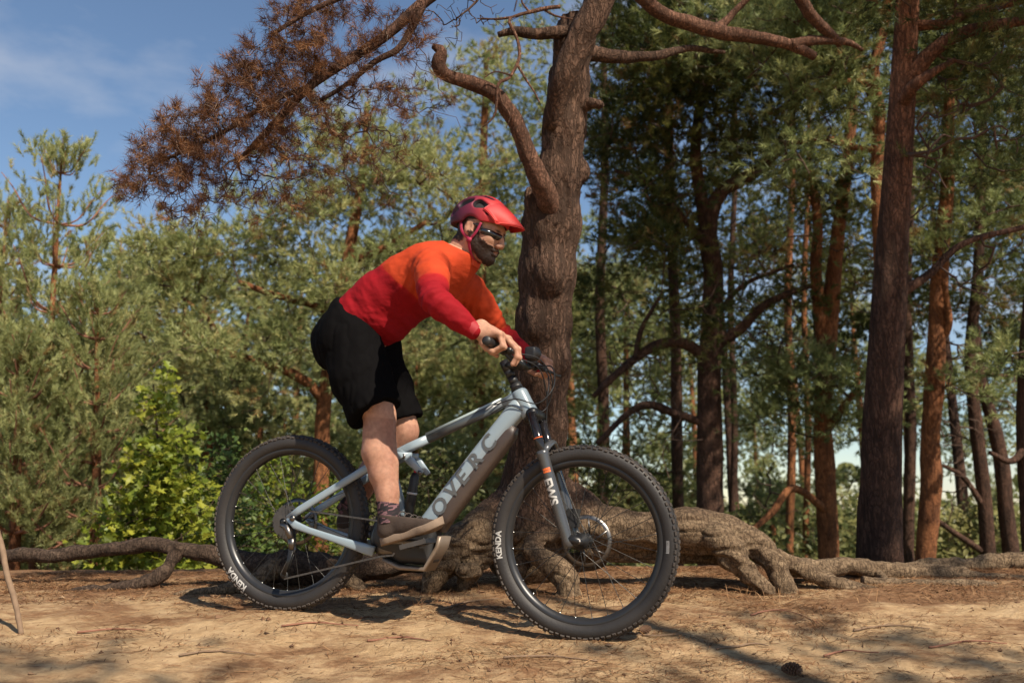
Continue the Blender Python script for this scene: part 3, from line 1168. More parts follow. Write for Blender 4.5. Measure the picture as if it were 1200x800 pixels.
fv, ff = join(tube([STC - AX * 0.022, STC + AX * 0.024], 0.0195, 20), tube([STC, CL], [0.020, 0.022], 20), tube([CL + [0, -0.026, 0], CL + [0, 0.026, 0]], 0.0225, 20))
part('stem', fv, ff, M_BLACK, bar)
for k in range(3):
    fv, ff = tube([HT_T + AX * (0.004 + 0.031 * k), HT_T + AX * (0.032 + 0.031 * k)], 0.0185 if k else 0.024, 20)
    part('headset_spacer', fv, ff, M_PLASTIC, bar)
# display with its hood, remote and small bell
s_ = SDF((-0.06, -0.07, -0.05), (0.07, 0.07, 0.07), 0.004)
s_.box((0.0, 0, 0.012), (0.022, 0.034, 0.026), rnd=0.008, k=0.01).ell((0.016, 0, 0.014), (0.022, 0.028, 0.026), k=0.012)
v, f = s_.mesh()
part('display', v + [bu + 0.035, 0.03, bwz + 0.006], f, M_PLASTIC, bar)
fv, ff = tube([np.array([bu, 0.10, bwz - 0.012]), np.array([bu + 0.028, 0.115, bwz + 0.006])], [0.017, 0.015], 14)
part('remote', fv, ff, M_PLASTIC, bar)
fv, ff = tube([np.array([bu + 0.018, -0.15, bwz - 0.012]), np.array([bu + 0.026, -0.168, bwz + 0.000])], [0.010, 0.011], 12)
part('shift_lever', fv, ff, M_REDAN, bar)
# hoses
for a_ in ([[bu + 0.03, -0.17, bwz - 0.01], [bu + 0.10, -0.07, bwz - 0.02], [bu + 0.13, 0.02, bwz - 0.10], [bu + 0.10, 0.05, bwz - 0.20], [bu + 0.055, -0.02, bwz - 0.225], [bu - 0.03, -0.043, bwz - 0.20], [bu - 0.10, -0.044, bwz - 0.235]],
           [[bu + 0.03, 0.17, bwz - 0.01], [bu + 0.11, 0.08, bwz - 0.03], [bu + 0.14, 0.0, bwz - 0.12], [bu + 0.09, -0.04, bwz - 0.19], [bu + 0.00, -0.046, bwz - 0.175], [bu - 0.09, -0.040, bwz - 0.20]],
           [[bu + 0.02, -0.14, bwz - 0.02], [bu + 0.085, -0.03, bwz - 0.05], [bu + 0.10, 0.05, bwz - 0.15], [bu + 0.10, 0.07, bwz - 0.27], [bu + 0.13, 0.082, bwz - 0.40], [bu + 0.19, 0.084, bwz - 0.56]],
           [[bu + 0.02, 0.12, bwz - 0.01], [bu + 0.09, 0.09, bwz - 0.06], [bu + 0.095, 0.05, bwz - 0.16], [bu + 0.03, 0.044, bwz - 0.19], [bu - 0.05, 0.042, bwz - 0.2]]):
    fv, ff = tube(a_, 0.0026, 6, sub=40)
    part('hose', fv, ff, M_PLASTIC, bar)

# lettering on the down tube, reading upwards
_td = unit(bl(606, 480) - bl(505, 610))
_tn = np.cross(_td, YV)
if _tn[2] < 0: _tn = -_tn
for ch, px, py in (('O', 508, 601), ('V', 523.5, 581), ('E', 537.5, 563), ('R', 552, 544), ('C', 566, 526)):
    V2, Fc = text_mesh(ch, 0.090, 0.0015)
    V2 = V2 - [V2[:, 0].min(), 0, 0]
    x = V2[:, 0] * 1.0 + V2[:, 1] * 0.12
    base = bl(px, py, -0.0425)
    y = (V2[:, 1] - 0.033) * 0.92
    q = base + x[:, None] * _td + y[:, None] * _tn
    q = np.where((np.abs(y) < 9)[:, None], q, q)
    part('lettering', q, Fc, M_LETTER, frame, smooth=False)
# ---------------------------------------------------------------- the rider (built in the bicycle's frame)
rider = empty('person', BIKE_M)
tag(rider, 'bearded cyclist in orange and red jersey crouched over the handlebar', 'person')


def smooth01(x, a, b):
    t = np.clip((x - a) / (b - a), 0, 1)
    return t * t * (3 - 2 * t)


def mirror(p):
    return np.array([p[0], -p[1], p[2]])


# joints
HIP = {-1: np.array([.270, -.095, 1.130]), 1: np.array([.270, .095, 1.130])}
KNEE = {-1: np.array([.446, -.130, .815]), 1: np.array([.440, .130, .775])}
ANK = {-1: np.array([.527, -.150, .440]), 1: np.array([.205, .150, .455])}
SHO = {-1: np.array([.655, -.190, 1.408]), 1: np.array([.672, .195, 1.405])}
ELB = {-1: np.array([.782, -.432, 1.222]), 1: np.array([.752, .405, 1.255])}
WRI = {-1: np.array([.922, -.366, 1.117]), 1: np.array([.930, .366, 1.110])}
SPINE = np.array([[.205, 0, 1.170], [.290, 0, 1.245], [.385, 0, 1.315], [.490, 0, 1.383], [.590, 0, 1.435], [.665, 0, 1.468], [.722, 0, 1.495]])
SPR = np.array([.120, .128, .133, .134, .124, .097, .066])
VS = (1, 0.76, 1)


def add_torso(s, grow=0.0):
    s.path(SPINE, SPR + grow, 0.03, sc=VS)
    s.ell((.34, 0, 1.235), (.13 + grow, .145 + grow, .10 + grow), k=0.05)            # belly
    for sg in (-1, 1):
        s.cone((.60, sg * .08, 1.435), SHO[sg] + [0, 0, .004], .088 + grow, .068 + grow, 0.05)
        s.ell((.56, sg * .10, 1.40), (.10 + grow, .075 + grow, .10 + grow), k=0.06)   # ribs and chest
    return s


def add_arm(s, sg, grow=0.0):
    a, b, c = SHO[sg], ELB[sg], WRI[sg]
    m = (a + b) / 2
    s.path([a, a + (b - a) * .35 + [0, 0, .006], m + (b - a) * .12, b], np.array([.064, .060, .053, .044]) + grow, 0.04)
    s.path([b, b + (c - b) * .28, b + (c - b) * .62, c], np.array([.042, .045, .039, .031]) + grow, 0.03)
    return s


def add_leg(s, sg, grow=0.0):
    a, b, c = HIP[sg], KNEE[sg], ANK[sg]
    d = unit(c - b)
    back = unit(np.cross(YV, d))
    if back[0] > 0: back = -back
    s.path([a, a + (b - a) * .5, a + (b - a) * .88, b], np.array([.095, .083, .062, .056]) + grow, 0.03)
    s.ell(b - back * .022 + d * .006, np.array([.038, .040, .046]) + grow, k=0.03)     # knee cap
    L = np.linalg.norm(c - b)
    s.path([b, b + d * L * .18 + back * .012, b + d * L * .38 + back * .020, b + d * L * .62 + back * .010, b + d * L * .82, c],
           np.array([.054, .057, .062, .050, .039, .036]) + grow, 0.03)
    s.path([b + d * L * .1 - back * .018, b + d * L * .5 - back * .018, c - back * .004], np.array([.036, .032, .028]) + grow, 0.03)   # shin
    return s


# ---- hands, on the grips
GF, GN = unit([.93, 0, -.36]), unit([.36, 0, .93])


def hand_mesh(sg):
    two = 1 if sg < 0 else 0
    C0 = np.array([bu - 0.011, 0, bwz - 0.001])
    def H(f, n, v):
        return C0 + GF * f + GN * n + YV * sg * v
    def A(deg, r, v):
        t = math.radians(deg)
        return H(r * math.cos(t), r * math.sin(t), v)
    w = WRI[sg]
    lo = np.minimum(w, H(0, 0, .31)) - [.06, .09, .09]
    hi = np.maximum(w, H(.11, 0, .31)) + [.05, .09, .06]
    s = SDF(lo, hi, 0.0028)
    wr = H(-.060, .040, .345)
    s.cone(w, wr, .030, .027, 0.02, sc=(1, 1, 1))
    mcp = {}
    for k, (v, ext) in enumerate(((.272, two), (.297, two), (.321, 0), (.344, 0))):
        r = (.0100, .0104, .0098, .0088)[k]
        if ext:
            m = A(52 - 4 * k, .052, v)
            ch = [m, H(.083, .020 - .004 * k, v - .002), H(.099, -.008 - .002 * k, v - .003), H(.094, -.036 - .004 * k, v - .003)]
        else:
            m = A(68, .046, v)
            ch = [m, A(6, .048, v), A(-52, .034, v), A(-108, .028, v), A(-150, .026, v)]
        mcp[k] = m
        s.cone(wr + (v - .345) * .55 * YV * sg, m, .017, .0125, 0.018)
        s.ell(m, (.0125, .0125, .0125), k=0.008)
        rr = np.linspace(r + .0006, r - .0012, len(ch))
        s.path(ch, rr, 0.0035)
        for j in (1, 2):
            s.ell(ch[j], (r + .0012,) * 3, k=0.004)
    # palm and heel of the hand against the grip
    s.cone(H(-.020, .036, .290), H(-.018, .034, .345), .020, .020, 0.02)
    s.cone(H(-.034, .016, .285), H(-.034, .018, .350), .018, .018, 0.02)
    s.cone(wr, H(-.026, -.012, .345), .022, .014, 0.018)
    # thumb, leaving the inner side of the palm and closing under the grip
    s.path([H(-.045, .030, .305), H(-.036, -.004, .272), H(-.018, -.026, .258), H(.008, -.033, .256)], [.017, .0135, .0115, .0095], 0.010)
    return s.mesh()


# ---- head, in its own frame (x forward, y away from the camera, z up)
HP, HYAW = math.radians(17), math.radians(7)
HX = np.array([math.cos(HP) * math.cos(HYAW), -math.cos(HP) * math.sin(HYAW), -math.sin(HP)])
HY = unit(np.cross([0, 0, 1], HX))
HZ = np.cross(HX, HY)
HC = bl(565, 269, -0.012)


def head_to_bike(V):
    return HC + V[:, :1] * HX + V[:, 1:2] * HY + V[:, 2:3] * HZ


def bike_to_head(p):
    d = np.asarray(p, float) - HC
    return np.array([d @ HX, d @ HY, d @ HZ])


def head_mesh():
    s = SDF((-.26, -.13, -.30), (.16, .13, .14), 0.0034)
    s.ell((-.012, 0, .026), (.100, .077, .092), k=.02)
    s.ell((.030, 0, -.040), (.064, .060, .088), k=.03)
    for sg in (-1, 1):
        s.cone((-.004, sg * .052, -.058), (.058, sg * .016, -.112), .022, .019, .03)
        s.ell((.060, sg * .040, -.036), (.026, .022, .024), k=.025)
        s.ell((-.014, sg * .079, -.016), (.021, .009, .033), k=.008)
        s.ell((-.010, sg * .090, -.012), (.011, .008, .019), k=.006, op='s')
        s.ell((.106, sg * .0125, -.054), (.011, .0085, .0085), k=.008)
        s.ell((.094, sg * .032, -.014), (.016, .017, .012), k=.015, op='s')
        s.ell((.081, sg * .031, -.014), (.0125, .0125, .0125), k=.004)
    s.ell((.072, 0, -.114), (.024, .024, .022), k=.02)
    s.cone((.078, -.034, .010), (.078, .034, .010), .015, .015, .02)
    s.path([(.090, 0, .002), (.103, 0, -.022), (.114, 0, -.045)], [.008, .0095, .0125], .012)
    s.ell((.092, 0, -.076), (.013, .024, .0075), k=.006)
    s.ell((.090, 0, -.089), (.013, .021, .0075), k=.006)
    nb = bike_to_head((.680, 0.002, 1.470))
    nt = np.array([-.030, 0, -.050])
    s.path([nt, (nt + nb) / 2 + [-.004, 0, 0], nb], [.060, .059, .070], .03)
    s.cone((-.005, 0, -.07), (nt + nb) / 2 + [.012, 0, -.02], .045, .04, .03)
    return s.mesh()


M_SKIN = attr_mat('skin', 'tone', [(0.0, (0.42, 0.230, 0.155)), (0.42, (0.29, 0.140, 0.095)), (0.62, (0.075, 0.043, 0.030)), (1.0, (0.022, 0.014, 0.011))],
                  rough=0.6, spec=0.22, noise=0.16, nscale=60, bump=0.2, bscale=260, sss=0.12)
s_ = SDF((.02, -.56, .36), (1.02, .54, 1.62), 0.0065)
add_torso(s_, -0.010)
s_.ell((.245, 0, 1.135), (.125, .16, .115), k=.04)
for sg in (-1, 1):
    add_arm(s_, sg, -0.007)
    add_leg(s_, sg)
bv, bf = s_.mesh()
tone = np.zeros(len(bv))
# knees a little redder, shin hair, and half-shade painted into the lower legs
for sg in (-1, 1):
    tone = np.maximum(tone, 0.30 * np.exp(-(np.linalg.norm(bv - KNEE[sg], axis=1) / .06) ** 2))
leg_ = (bv[:, 2] < .80) & (bv[:, 2] > .45)
tone = np.where(leg_, np.maximum(tone, 0.26 + 0.28 * fbm(bv * np.array([30, 30, 12]), 4, 9)), tone)
hv, hf = head_mesh()
side = np.abs(hv[:, 1])
nz_ = fbm(hv * 60, 3, 4) * 0.010 + fbm(hv * 240, 2, 8) * 0.006
line_ = -.026 - .46 * np.clip(hv[:, 0] - .015, 0, .2)
chin = smooth01(line_ - hv[:, 2] + nz_, -.002, .010)                                        # below the cheek line
front_cut = smooth01(hv[:, 0] + nz_, -.018, .002)                                           # jaw, not neck
neck_cut = 1 - smooth01(-hv[:, 2] - 0.75 * hv[:, 0] + nz_, .075, .100)
nose_ = (hv[:, 0] > .098) & (hv[:, 2] > -.066)
beard = chin * front_cut * neck_cut * (~nose_)
sideburn = smooth01(hv[:, 0], -.004, .010) * (1 - smooth01(hv[:, 0] + nz_, .030, .042)) * smooth01(-hv[:, 2], -.02, .0) * (side > .045) * (side < .0745) * neck_cut
lips = np.exp(-(((hv[:, 0] - .102) / .018) ** 2 + (hv[:, 1] / .020) ** 2 + ((hv[:, 2] + .0835) / .0075) ** 2))
beard = np.clip(np.maximum(beard, sideburn * .9), 0, 1)
hair = smooth01(-hv[:, 0] + nz_, .022, .040) * smooth01(hv[:, 2] + nz_, -.088, -.068)
brow = np.exp(-(((np.abs(hv[:, 1]) - .03) / .022) ** 2 + ((hv[:, 2] - .004) / .007) ** 2)) * (hv[:, 0] > .07)
htone = np.clip(np.maximum.reduce([beard * .93, hair, brow * .8]), 0, 1)
htone = np.where(lips > .35, 0.44, htone)
hn = normals(hv, hf)
hv = hv + hn * (np.maximum(beard, hair) * (0.0045 + 0.002 * fbm(hv * 150, 2, 31)) * (lips < .35))[:, None]
pcs = [(bv, [bf]), (head_to_bike(hv), [hf])]
tones = [tone, htone]
for sg in (-1, 1):
    xv, xf = hand_mesh(sg)
    pcs.append((xv, [xf]))
    t_ = 0.10 + 0.22 * np.clip(fbm(xv * 55, 3, 12), -1, 1)
    tones.append(np.clip(t_, 0, .4))
V_, F_ = join(*pcs)
part('body', V_, F_, M_SKIN, rider, attrs={'tone': np.concatenate(tones)})

# ---- jersey
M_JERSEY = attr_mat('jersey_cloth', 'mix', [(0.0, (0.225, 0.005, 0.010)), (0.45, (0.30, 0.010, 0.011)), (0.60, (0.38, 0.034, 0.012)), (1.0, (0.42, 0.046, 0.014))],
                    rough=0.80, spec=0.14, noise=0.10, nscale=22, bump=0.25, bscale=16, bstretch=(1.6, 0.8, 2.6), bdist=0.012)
s_ = SDF((.10, -.53, 1.04), (1.00, .50, 1.60), 0.0058)
add_torso(s_)
for sg in (-1, 1):
    add_arm(s_, sg, 0.001)
nb = SPINE[-1]
s_.cut(nb + np.array([.016, 0, .026]), unit(HC - nb + [-.02, 0, 0]))
for sg in (-1, 1):
    pass
jv, jf = s_.mesh()
jn = normals(jv, jf)
ax = unit(SPINE[-2] - SPINE[0])
t_ = (jv - SPINE[0]) @ ax
arm_d = np.minimum(np.abs(jv[:, 1]), 1)
on_torso = (np.abs(jv[:, 1]) < .22) & (jv[:, 0] < .70)
# folds: across the waist, along the arms, at the armpits
fold = 0.0085 * fbm(np.stack([t_ * 22, jv[:, 1] * 3.5, (jv @ np.array([-ax[2], 0, ax[0]])) * 7], -1), 3, 2) * (1 - 0.7 * smooth01(t_, .15, .42))
fold += 0.0030 * (0.5 - np.abs(fbm(jv * np.array([13, 7, 22]), 3, 6)) * 2)
for sg in (-1, 1):
    pit = np.array([.63, sg * .20, 1.33])
    dp = np.linalg.norm(jv - pit, axis=1)
    fold += 0.006 * np.exp(-(dp / .10) ** 2) * np.sin((jv[:, 0] * 1.0 - jv[:, 2] * .55 + .15 * jv[:, 1]) * 150 + 3 * vnoise(jv * 14, 77))
for sg in (-1, 1):
    d = np.linalg.norm(jv - ELB[sg], axis=1)
    fold += 0.0050 * np.exp(-(d / .10) ** 2) * np.sin(((jv - ELB[sg]) @ unit(WRI[sg] - SHO[sg])) * 170 + 2.5 * vnoise(jv * 18, 5))
jv = jv + jn * fold[:, None]
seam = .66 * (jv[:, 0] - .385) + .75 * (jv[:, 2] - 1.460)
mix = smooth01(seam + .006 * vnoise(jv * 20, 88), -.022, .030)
for sg in (-1, 1):
    a, b = SHO[sg], ELB[sg]
    on = (jv[:, 1] * sg > .215) | ((jv[:, 0] > .70) & (jv[:, 1] * sg > .12))
    ta = (jv - a) @ (b - a) / ((b - a) @ (b - a))
    tf = (jv - b) @ (WRI[sg] - b) / ((WRI[sg] - b) @ (WRI[sg] - b))
    lim = (0.45, 0.86) if sg < 0 else (0.80, 1.25)
    m_arm = 1 - smooth01(ta, *lim)
    m_arm = np.where((tf > 0.12) & (ta > 0.6), np.minimum(m_arm, (0.30 if sg < 0 else .5) * (1 - smooth01(tf, .1, .6))), m_arm)
    mix = np.where(on, m_arm, mix)
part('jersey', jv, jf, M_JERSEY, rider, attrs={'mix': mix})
# collar band
cv, cf = tube([nb + np.array([.004, 0, .000]), nb + unit(HC - nb) * 0.020 + np.array([.006, 0, 0])], [.069, .065], 36, cap=False)
part('collar', cv, cf, mat('collar_cloth', (0.55, 0.06, 0.02), 0.7), rider)
for sg in (-1, 1):
    d_ = unit(WRI[sg] - ELB[sg])
    cv, cf = tube([WRI[sg] - d_ * .030, WRI[sg] - d_ * .006, WRI[sg] + d_ * .008], [.0345, .0338, .0325], 30, cap=False)
    part('cuff', cv, cf, mat('cuff_cloth', (0.30, 0.008, 0.015), 0.7), rider)

# ---- shorts
M_SHORTS = mat('shorts_black_cloth', (0.0042, 0.0039, 0.0042), 0.85, 0, 0.03, 0.25, 9, bump=0.4, bscale=14)
s_ = SDF((.02, -.30, .66), (.66, .32, 1.36), 0.0058)
s_.ell((.235, 0, 1.150), (.140, .176, .122), k=.05).ell((.185, -.07, 1.12), (.105, .10, .115), k=.05).ell((.185, .07, 1.12), (.105, .10, .115), k=.05)
s_.path(SPINE[:2], SPR[:2] + .010, .03, sc=VS)
s_.cut(SPINE[0] + ax * .078, ax)                                     # waistband
for sg in (-1, 1):
    a, b = HIP[sg], KNEE[sg]
    s_.path([a, a + (b - a) * .5 + [-.014, 0, 0], a + (b - a) * .84 + [-.012, sg * .003, 0], a + (b - a) * 1.10 + [-.018, sg * .004, 0]], [.124, .112, .098, .094], 0.05)
V_, F_ = None, None
# hems cut one leg at a time
D_ = s_.D
for sg in (-1, 1):
    a, b = HIP[sg], KNEE[sg]
    d_ = unit(b - a + np.array([0.03 if sg < 0 else -.02, 0, 0]))
    pt = a + (b - a) * (0.94 if sg < 0 else 0.89)
    g = [(s_.lo[i] + np.arange(s_.n[i]) * s_.h) for i in range(3)]
    dist = ((g[0] - pt[0])[:, None, None] * d_[0] + (g[1] - pt[1])[None, :, None] * d_[1] + (g[2] - pt[2])[None, None, :] * d_[2])
    half = (g[1] * sg > 0)[None, :, None]
    D_ = np.where(half, np.maximum(D_, dist.astype(np.float32)), D_)
s_.D = D_
sv, sf = s_.mesh()
sn = normals(sv, sf)
sv = sv + sn * (0.012 * fbm(sv * np.array([9, 7, 5]), 4, 14) + 0.016 * np.abs(fbm(sv * np.array([14, 9, 8]), 3, 15)))[:, None]
part('shorts', sv, sf, M_SHORTS, rider)

# ---- socks and shoes
M_SOCK = attr_mat('sock_knit', 'band', [(0.0, (0.020, 0.020, 0.022)), (0.5, (0.040, 0.028, 0.032)), (0.62, (0.19, 0.10, 0.11)), (1.0, (0.10, 0.06, 0.07))], rough=0.9, spec=0.1, bump=0.5, bscale=300)
M_SHOE = mat('shoe_suede', (0.055, 0.040, 0.033), 0.85, 0, 0.2, 0.35, 30, bump=0.4, bscale=200)
M_SOLE = mat('shoe_sole_gum', (0.20, 0.145, 0.105), 0.75, 0, 0.3, 0.3, 25, bump=0.3, bscale=150)
M_LACE = mat('shoe_lace', (0.05, 0.04, 0.036), 0.9)
FOOT = {-1: (np.array([.507, -.150, .302]), np.array([.775, -.158, .389])), 1: (np.array([.150, .150, .318]), np.array([.425, .158, .345]))}
for sg in (-1, 1):
    d_ = unit(ANK[sg] - KNEE[sg])
    p0 = KNEE[sg] + (ANK[sg] - KNEE[sg]) * .66
    pts = [p0, p0 + d_ * .03, p0 + d_ * .06, p0 + d_ * .09, ANK[sg] + d_ * .02, ANK[sg] + d_ * .05]
    kv, kf = tube(pts, [.0475, .0475, .045, .043, .045, .045], 40, sub=30, cap=False)
    tt = (kv - p0) @ d_
    band = np.where(tt < .034, 0.0, np.clip(0.48 + 0.9 * vnoise(np.stack([kv[:, 0] * 60, kv[:, 1] * 60, tt * 190], -1), 3), 0, 1))
    part('sock', kv, kf, M_SOCK, rider, attrs={'band': band})
    h0, t0 = FOOT[sg]
    fx = unit(t0 - h0)
    fy = unit(np.cross([0, 0, 1], fx))
    fz = np.cross(fx, fy)
    Rf = np.stack([fx, fy, fz], 1)
    Lf = np.linalg.norm(t0 - h0)
    # outline of the sole (x along the foot, half width, centre shift)
    xs = np.linspace(0, 1, 26)
    hw = np.interp(xs, [0, .04, .12, .3, .5, .68, .82, .93, 1], [.004, .022, .031, .031, .033, .044, .043, .030, .004])
    sh = np.interp(xs, [0, .3, .6, 1], [0, 0, -.004, .004]) * sg
    ring = lambda z, k: np.concatenate([np.stack([xs * Lf * (1 if k == 1 else 1) , sh + hw * k, np.full_like(xs, z) + 0.016 * np.clip((xs - .72) / .28, 0, 1) ** 2], -1),
                                        np.stack([xs[::-1] * Lf, (sh - hw * k)[::-1], np.full_like(xs, z) + 0.016 * np.clip((xs[::-1] - .72) / .28, 0, 1) ** 2], -1)])
    vv, f2 = loft([ring(0, .90), ring(.004, 1.0), ring(.016, 1.03), ring(.026, 1.02), ring(.030, .96)])
    shoe = empty('shoe', Matrix.Identity(4), rider)
    part('sole', vv @ Rf.T + h0, f2, M_SOLE, shoe)
    lo_ = np.minimum(h0, t0) - .07
    hi_ = np.maximum(h0, t0) + [.06, .07, .15]
    s_ = SDF(lo_, hi_, 0.0042)
    W_ = lambda x, y, z: h0 + Rf @ np.array([x, y, z])
    s_.path([W_(.045, 0, .050), W_(.12, 0, .052), W_(.20, sg * -.004, .040), W_(.245, 0, .036)], [.036, .036, .034, .026], .02, sc=(1, .95, 1))
    s_.path([W_(.040, 0, .060), ANK[sg] + d_ * .012], [.038, .045], .025)
    s_.path([ANK[sg] + d_ * .02 + fx * .012, W_(.15, 0, .062), W_(.20, 0, .044)], [.040, .034, .028], .02)
    s_.cut(W_(0, 0, .018), -fz)
    s_.cut(ANK[sg] + d_ * .018, unit(-d_ + fx * .25))
    uv_, uf_ = s_.mesh()
    part('upper', uv_, uf_, M_SHOE, shoe)
    for k in range(5):
        x = .112 + .022 * k
        z = .104 - .0125 * k
        lv, lf = tube([W_(x, -.030, z - .012), W_(x + .004, -.012, z + .001), W_(x + .008, .012, z + .001), W_(x + .012, .030, z - .012)], .0026, 6, sub=12)
        part('lace', lv, lf, M_LACE, shoe)

# ---- helmet
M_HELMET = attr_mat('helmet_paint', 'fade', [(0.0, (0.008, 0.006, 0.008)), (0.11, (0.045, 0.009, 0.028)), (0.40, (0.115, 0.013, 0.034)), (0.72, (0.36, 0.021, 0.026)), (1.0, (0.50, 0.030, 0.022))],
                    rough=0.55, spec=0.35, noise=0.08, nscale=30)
M_FOAM = mat('helmet_foam', (0.012, 0.011, 0.012), 0.85)
M_STRAP = mat('strap_crimson', (0.30, 0.012, 0.050), 0.7)
helmet = empty('helmet', Matrix([[HX[i], HY[i], HZ[i], HC[i]] for i in range(3)] + [[0, 0, 0, 1]]), rider)
s_ = SDF((-.18, -.13, -.09), (.15, .13, .17), 0.0030)
s_.ell((-.016, 0, .044), (.126, .098, .100), k=.01)
s_.ell((-.075, 0, .012), (.066, .074, .062), k=.05)
s_.cut((0, 0, .010), unit([.22, 0, -1]))
s_.box((.03, 0, -.05), (.06, .14, .055), None, .01, .02, op='s')
for sg in (-1, 1):                                                    # rim rises over the ear
    s_.ell((-.012, sg * .10, -.005), (.034, .06, .030), k=.02, op='s')
s_.ell((-.012, 0, .026), (.106, .083, .096), k=.01, op='s')           # head cavity
for sg in (-1, 1):
    for c0, c1, r0, r1 in (((-.060, .036, .132), (.022, .036, .138), .022, .018), ((-.125, .034, .088), (-.085, .034, .122), .020, .017),
                           ((-.006, .088, .092), (.026, .084, .090), .026, .016), ((-.092, .082, .078), (-.056, .082, .100), .026, .020),
                           ((-.130, .070, .034), (-.104, .088, .050), .024, .018), ((.050, .082, .062), (.080, .066, .070), .010, .007),
                           ((-.135, .028, .030), (-.125, .030, .052), .012, .012)):
        s_.cone((c0[0], sg * c0[1], c0[2]), (c1[0], sg * c1[1], c1[2]), r0, r1, .007, op='s')
s_.cone((-.060, 0, .140), (-.020, 0, .146), .010, .010, .006, op='s')
ev, ef = s_.mesh()
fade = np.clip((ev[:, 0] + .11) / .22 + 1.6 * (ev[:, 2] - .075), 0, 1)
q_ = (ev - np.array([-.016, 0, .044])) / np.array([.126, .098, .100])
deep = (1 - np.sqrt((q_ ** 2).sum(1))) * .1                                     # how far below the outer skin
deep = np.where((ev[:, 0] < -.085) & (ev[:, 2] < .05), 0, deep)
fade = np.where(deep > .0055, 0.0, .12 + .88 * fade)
part('shell', ev, ef, M_HELMET, helmet, attrs={'fade': fade})
s_ = SDF((-.16, -.12, -.06), (.12, .12, .15), 0.005)
s_.ell((-.016, 0, .034), (.106, .082, .090), k=.01).cut((0, 0, .022), unit([.22, 0, -1]))
ev, ef = s_.mesh()
part('liner', ev, ef, M_FOAM, helmet)
# visor
su, tv = np.linspace(0, 1, 16), np.linspace(-1, 1, 25)
SU, TV = np.meshgrid(su, tv, indexing='ij')
def visor_sheet(dz):
    x = .050 + (.140 - .072 * TV ** 2) * SU - 0.022 * TV ** 2
    y = .092 * TV * (1 - .24 * SU ** 1.6)
    z = .126 - .080 * SU ** 1.25 - (.056 - .040 * SU) * np.abs(TV) ** 2.4 - .010 * SU * np.exp(-(TV / .2) ** 2) * 0 + dz
    return np.stack([x, y, z], -1)
A_, B_ = visor_sheet(0), visor_sheet(-.005)
n_, m_ = SU.shape
def gridq(n, m, o, flip):
    i, j = np.meshgrid(np.arange(n - 1), np.arange(m - 1), indexing='ij')
    q = np.stack([i * m + j, (i + 1) * m + j, (i + 1) * m + j + 1, i * m + j + 1], -1).reshape(-1, 4) + o
    return q[:, ::-1] if flip else q
per = [i * m_ for i in range(n_)] + [(n_ - 1) * m_ + j for j in range(1, m_)] + [i * m_ + m_ - 1 for i in range(n_ - 2, -1, -1)] + list(range(m_ - 2, 0, -1))
per = np.array(per)
rim_ = np.stack([per, np.roll(per, -1), np.roll(per, -1) + n_ * m_, per + n_ * m_], -1)
vv = np.concatenate([A_.reshape(-1, 3), B_.reshape(-1, 3)])
part('visor', vv, np.concatenate([gridq(n_, m_, 0, False), gridq(n_, m_, n_ * m_, True), rim_]), M_HELMET, helmet,
     attrs={'fade': np.clip(.70 + .3 * np.concatenate([SU.ravel(), SU.ravel()]), 0, 1)})
for sg in (-1, 1):
    for pth in ([(.034, sg * .083, .014), (.026, sg * .084, -.030), (.004, sg * .077, -.066)], [(-.062, sg * .078, -.004), (-.040, sg * .082, -.040), (.004, sg * .077, -.066)],
                [(.004, sg * .077, -.066), (.008, sg * .068, -.092), (.022, sg * .040, -.128), (.030, 0, -.142)]):
        cv, cf = tube(pth, .0062, 8, sub=14, flat=.22, up=(1, 0, .2))
        part('strap', cv, cf, M_STRAP, helmet)
    cv, cf = box((.004, sg * .079, -.066), (.010, .004, .009))
    part('strap_buckle', cv, cf, M_STRAP, helmet)

# ---- sunglasses
M_LENS = mat('lens_black', (0.008, 0.008, 0.010), 0.08, 0, 0.8, 0.05)
glasses = empty('sunglasses', Matrix([[HX[i], HY[i], HZ[i], HC[i]] for i in range(3)] + [[0, 0, 0, 1]]), rider)
s_ = SDF((.0, -.11, -.06), (.13, .11, .05), 0.0026)
s_.ell((.022, 0, -.016), (.087, .084, .033), k=.003)
s_.ell((.016, 0, -.014), (.084, .078, .060), k=.003, op='s')
s_.cut((.040, 0, 0), (-1, 0, 0))
s_.ell((.115, 0, -.040), (.03, .015, .022), k=.006, op='s')
gv, gf = s_.mesh()
part('lens', gv, gf, M_LENS, glasses)
for sg in (-1, 1):
    cv, cf = tube([(.048, sg * .080, -.006), (.020, sg * .083, .000), (-.002, sg * .082, .002)], [.0045, .0036, .003], 8, sub=12, flat=.6)
    part('temple', cv, cf, M_LENS, glasses)
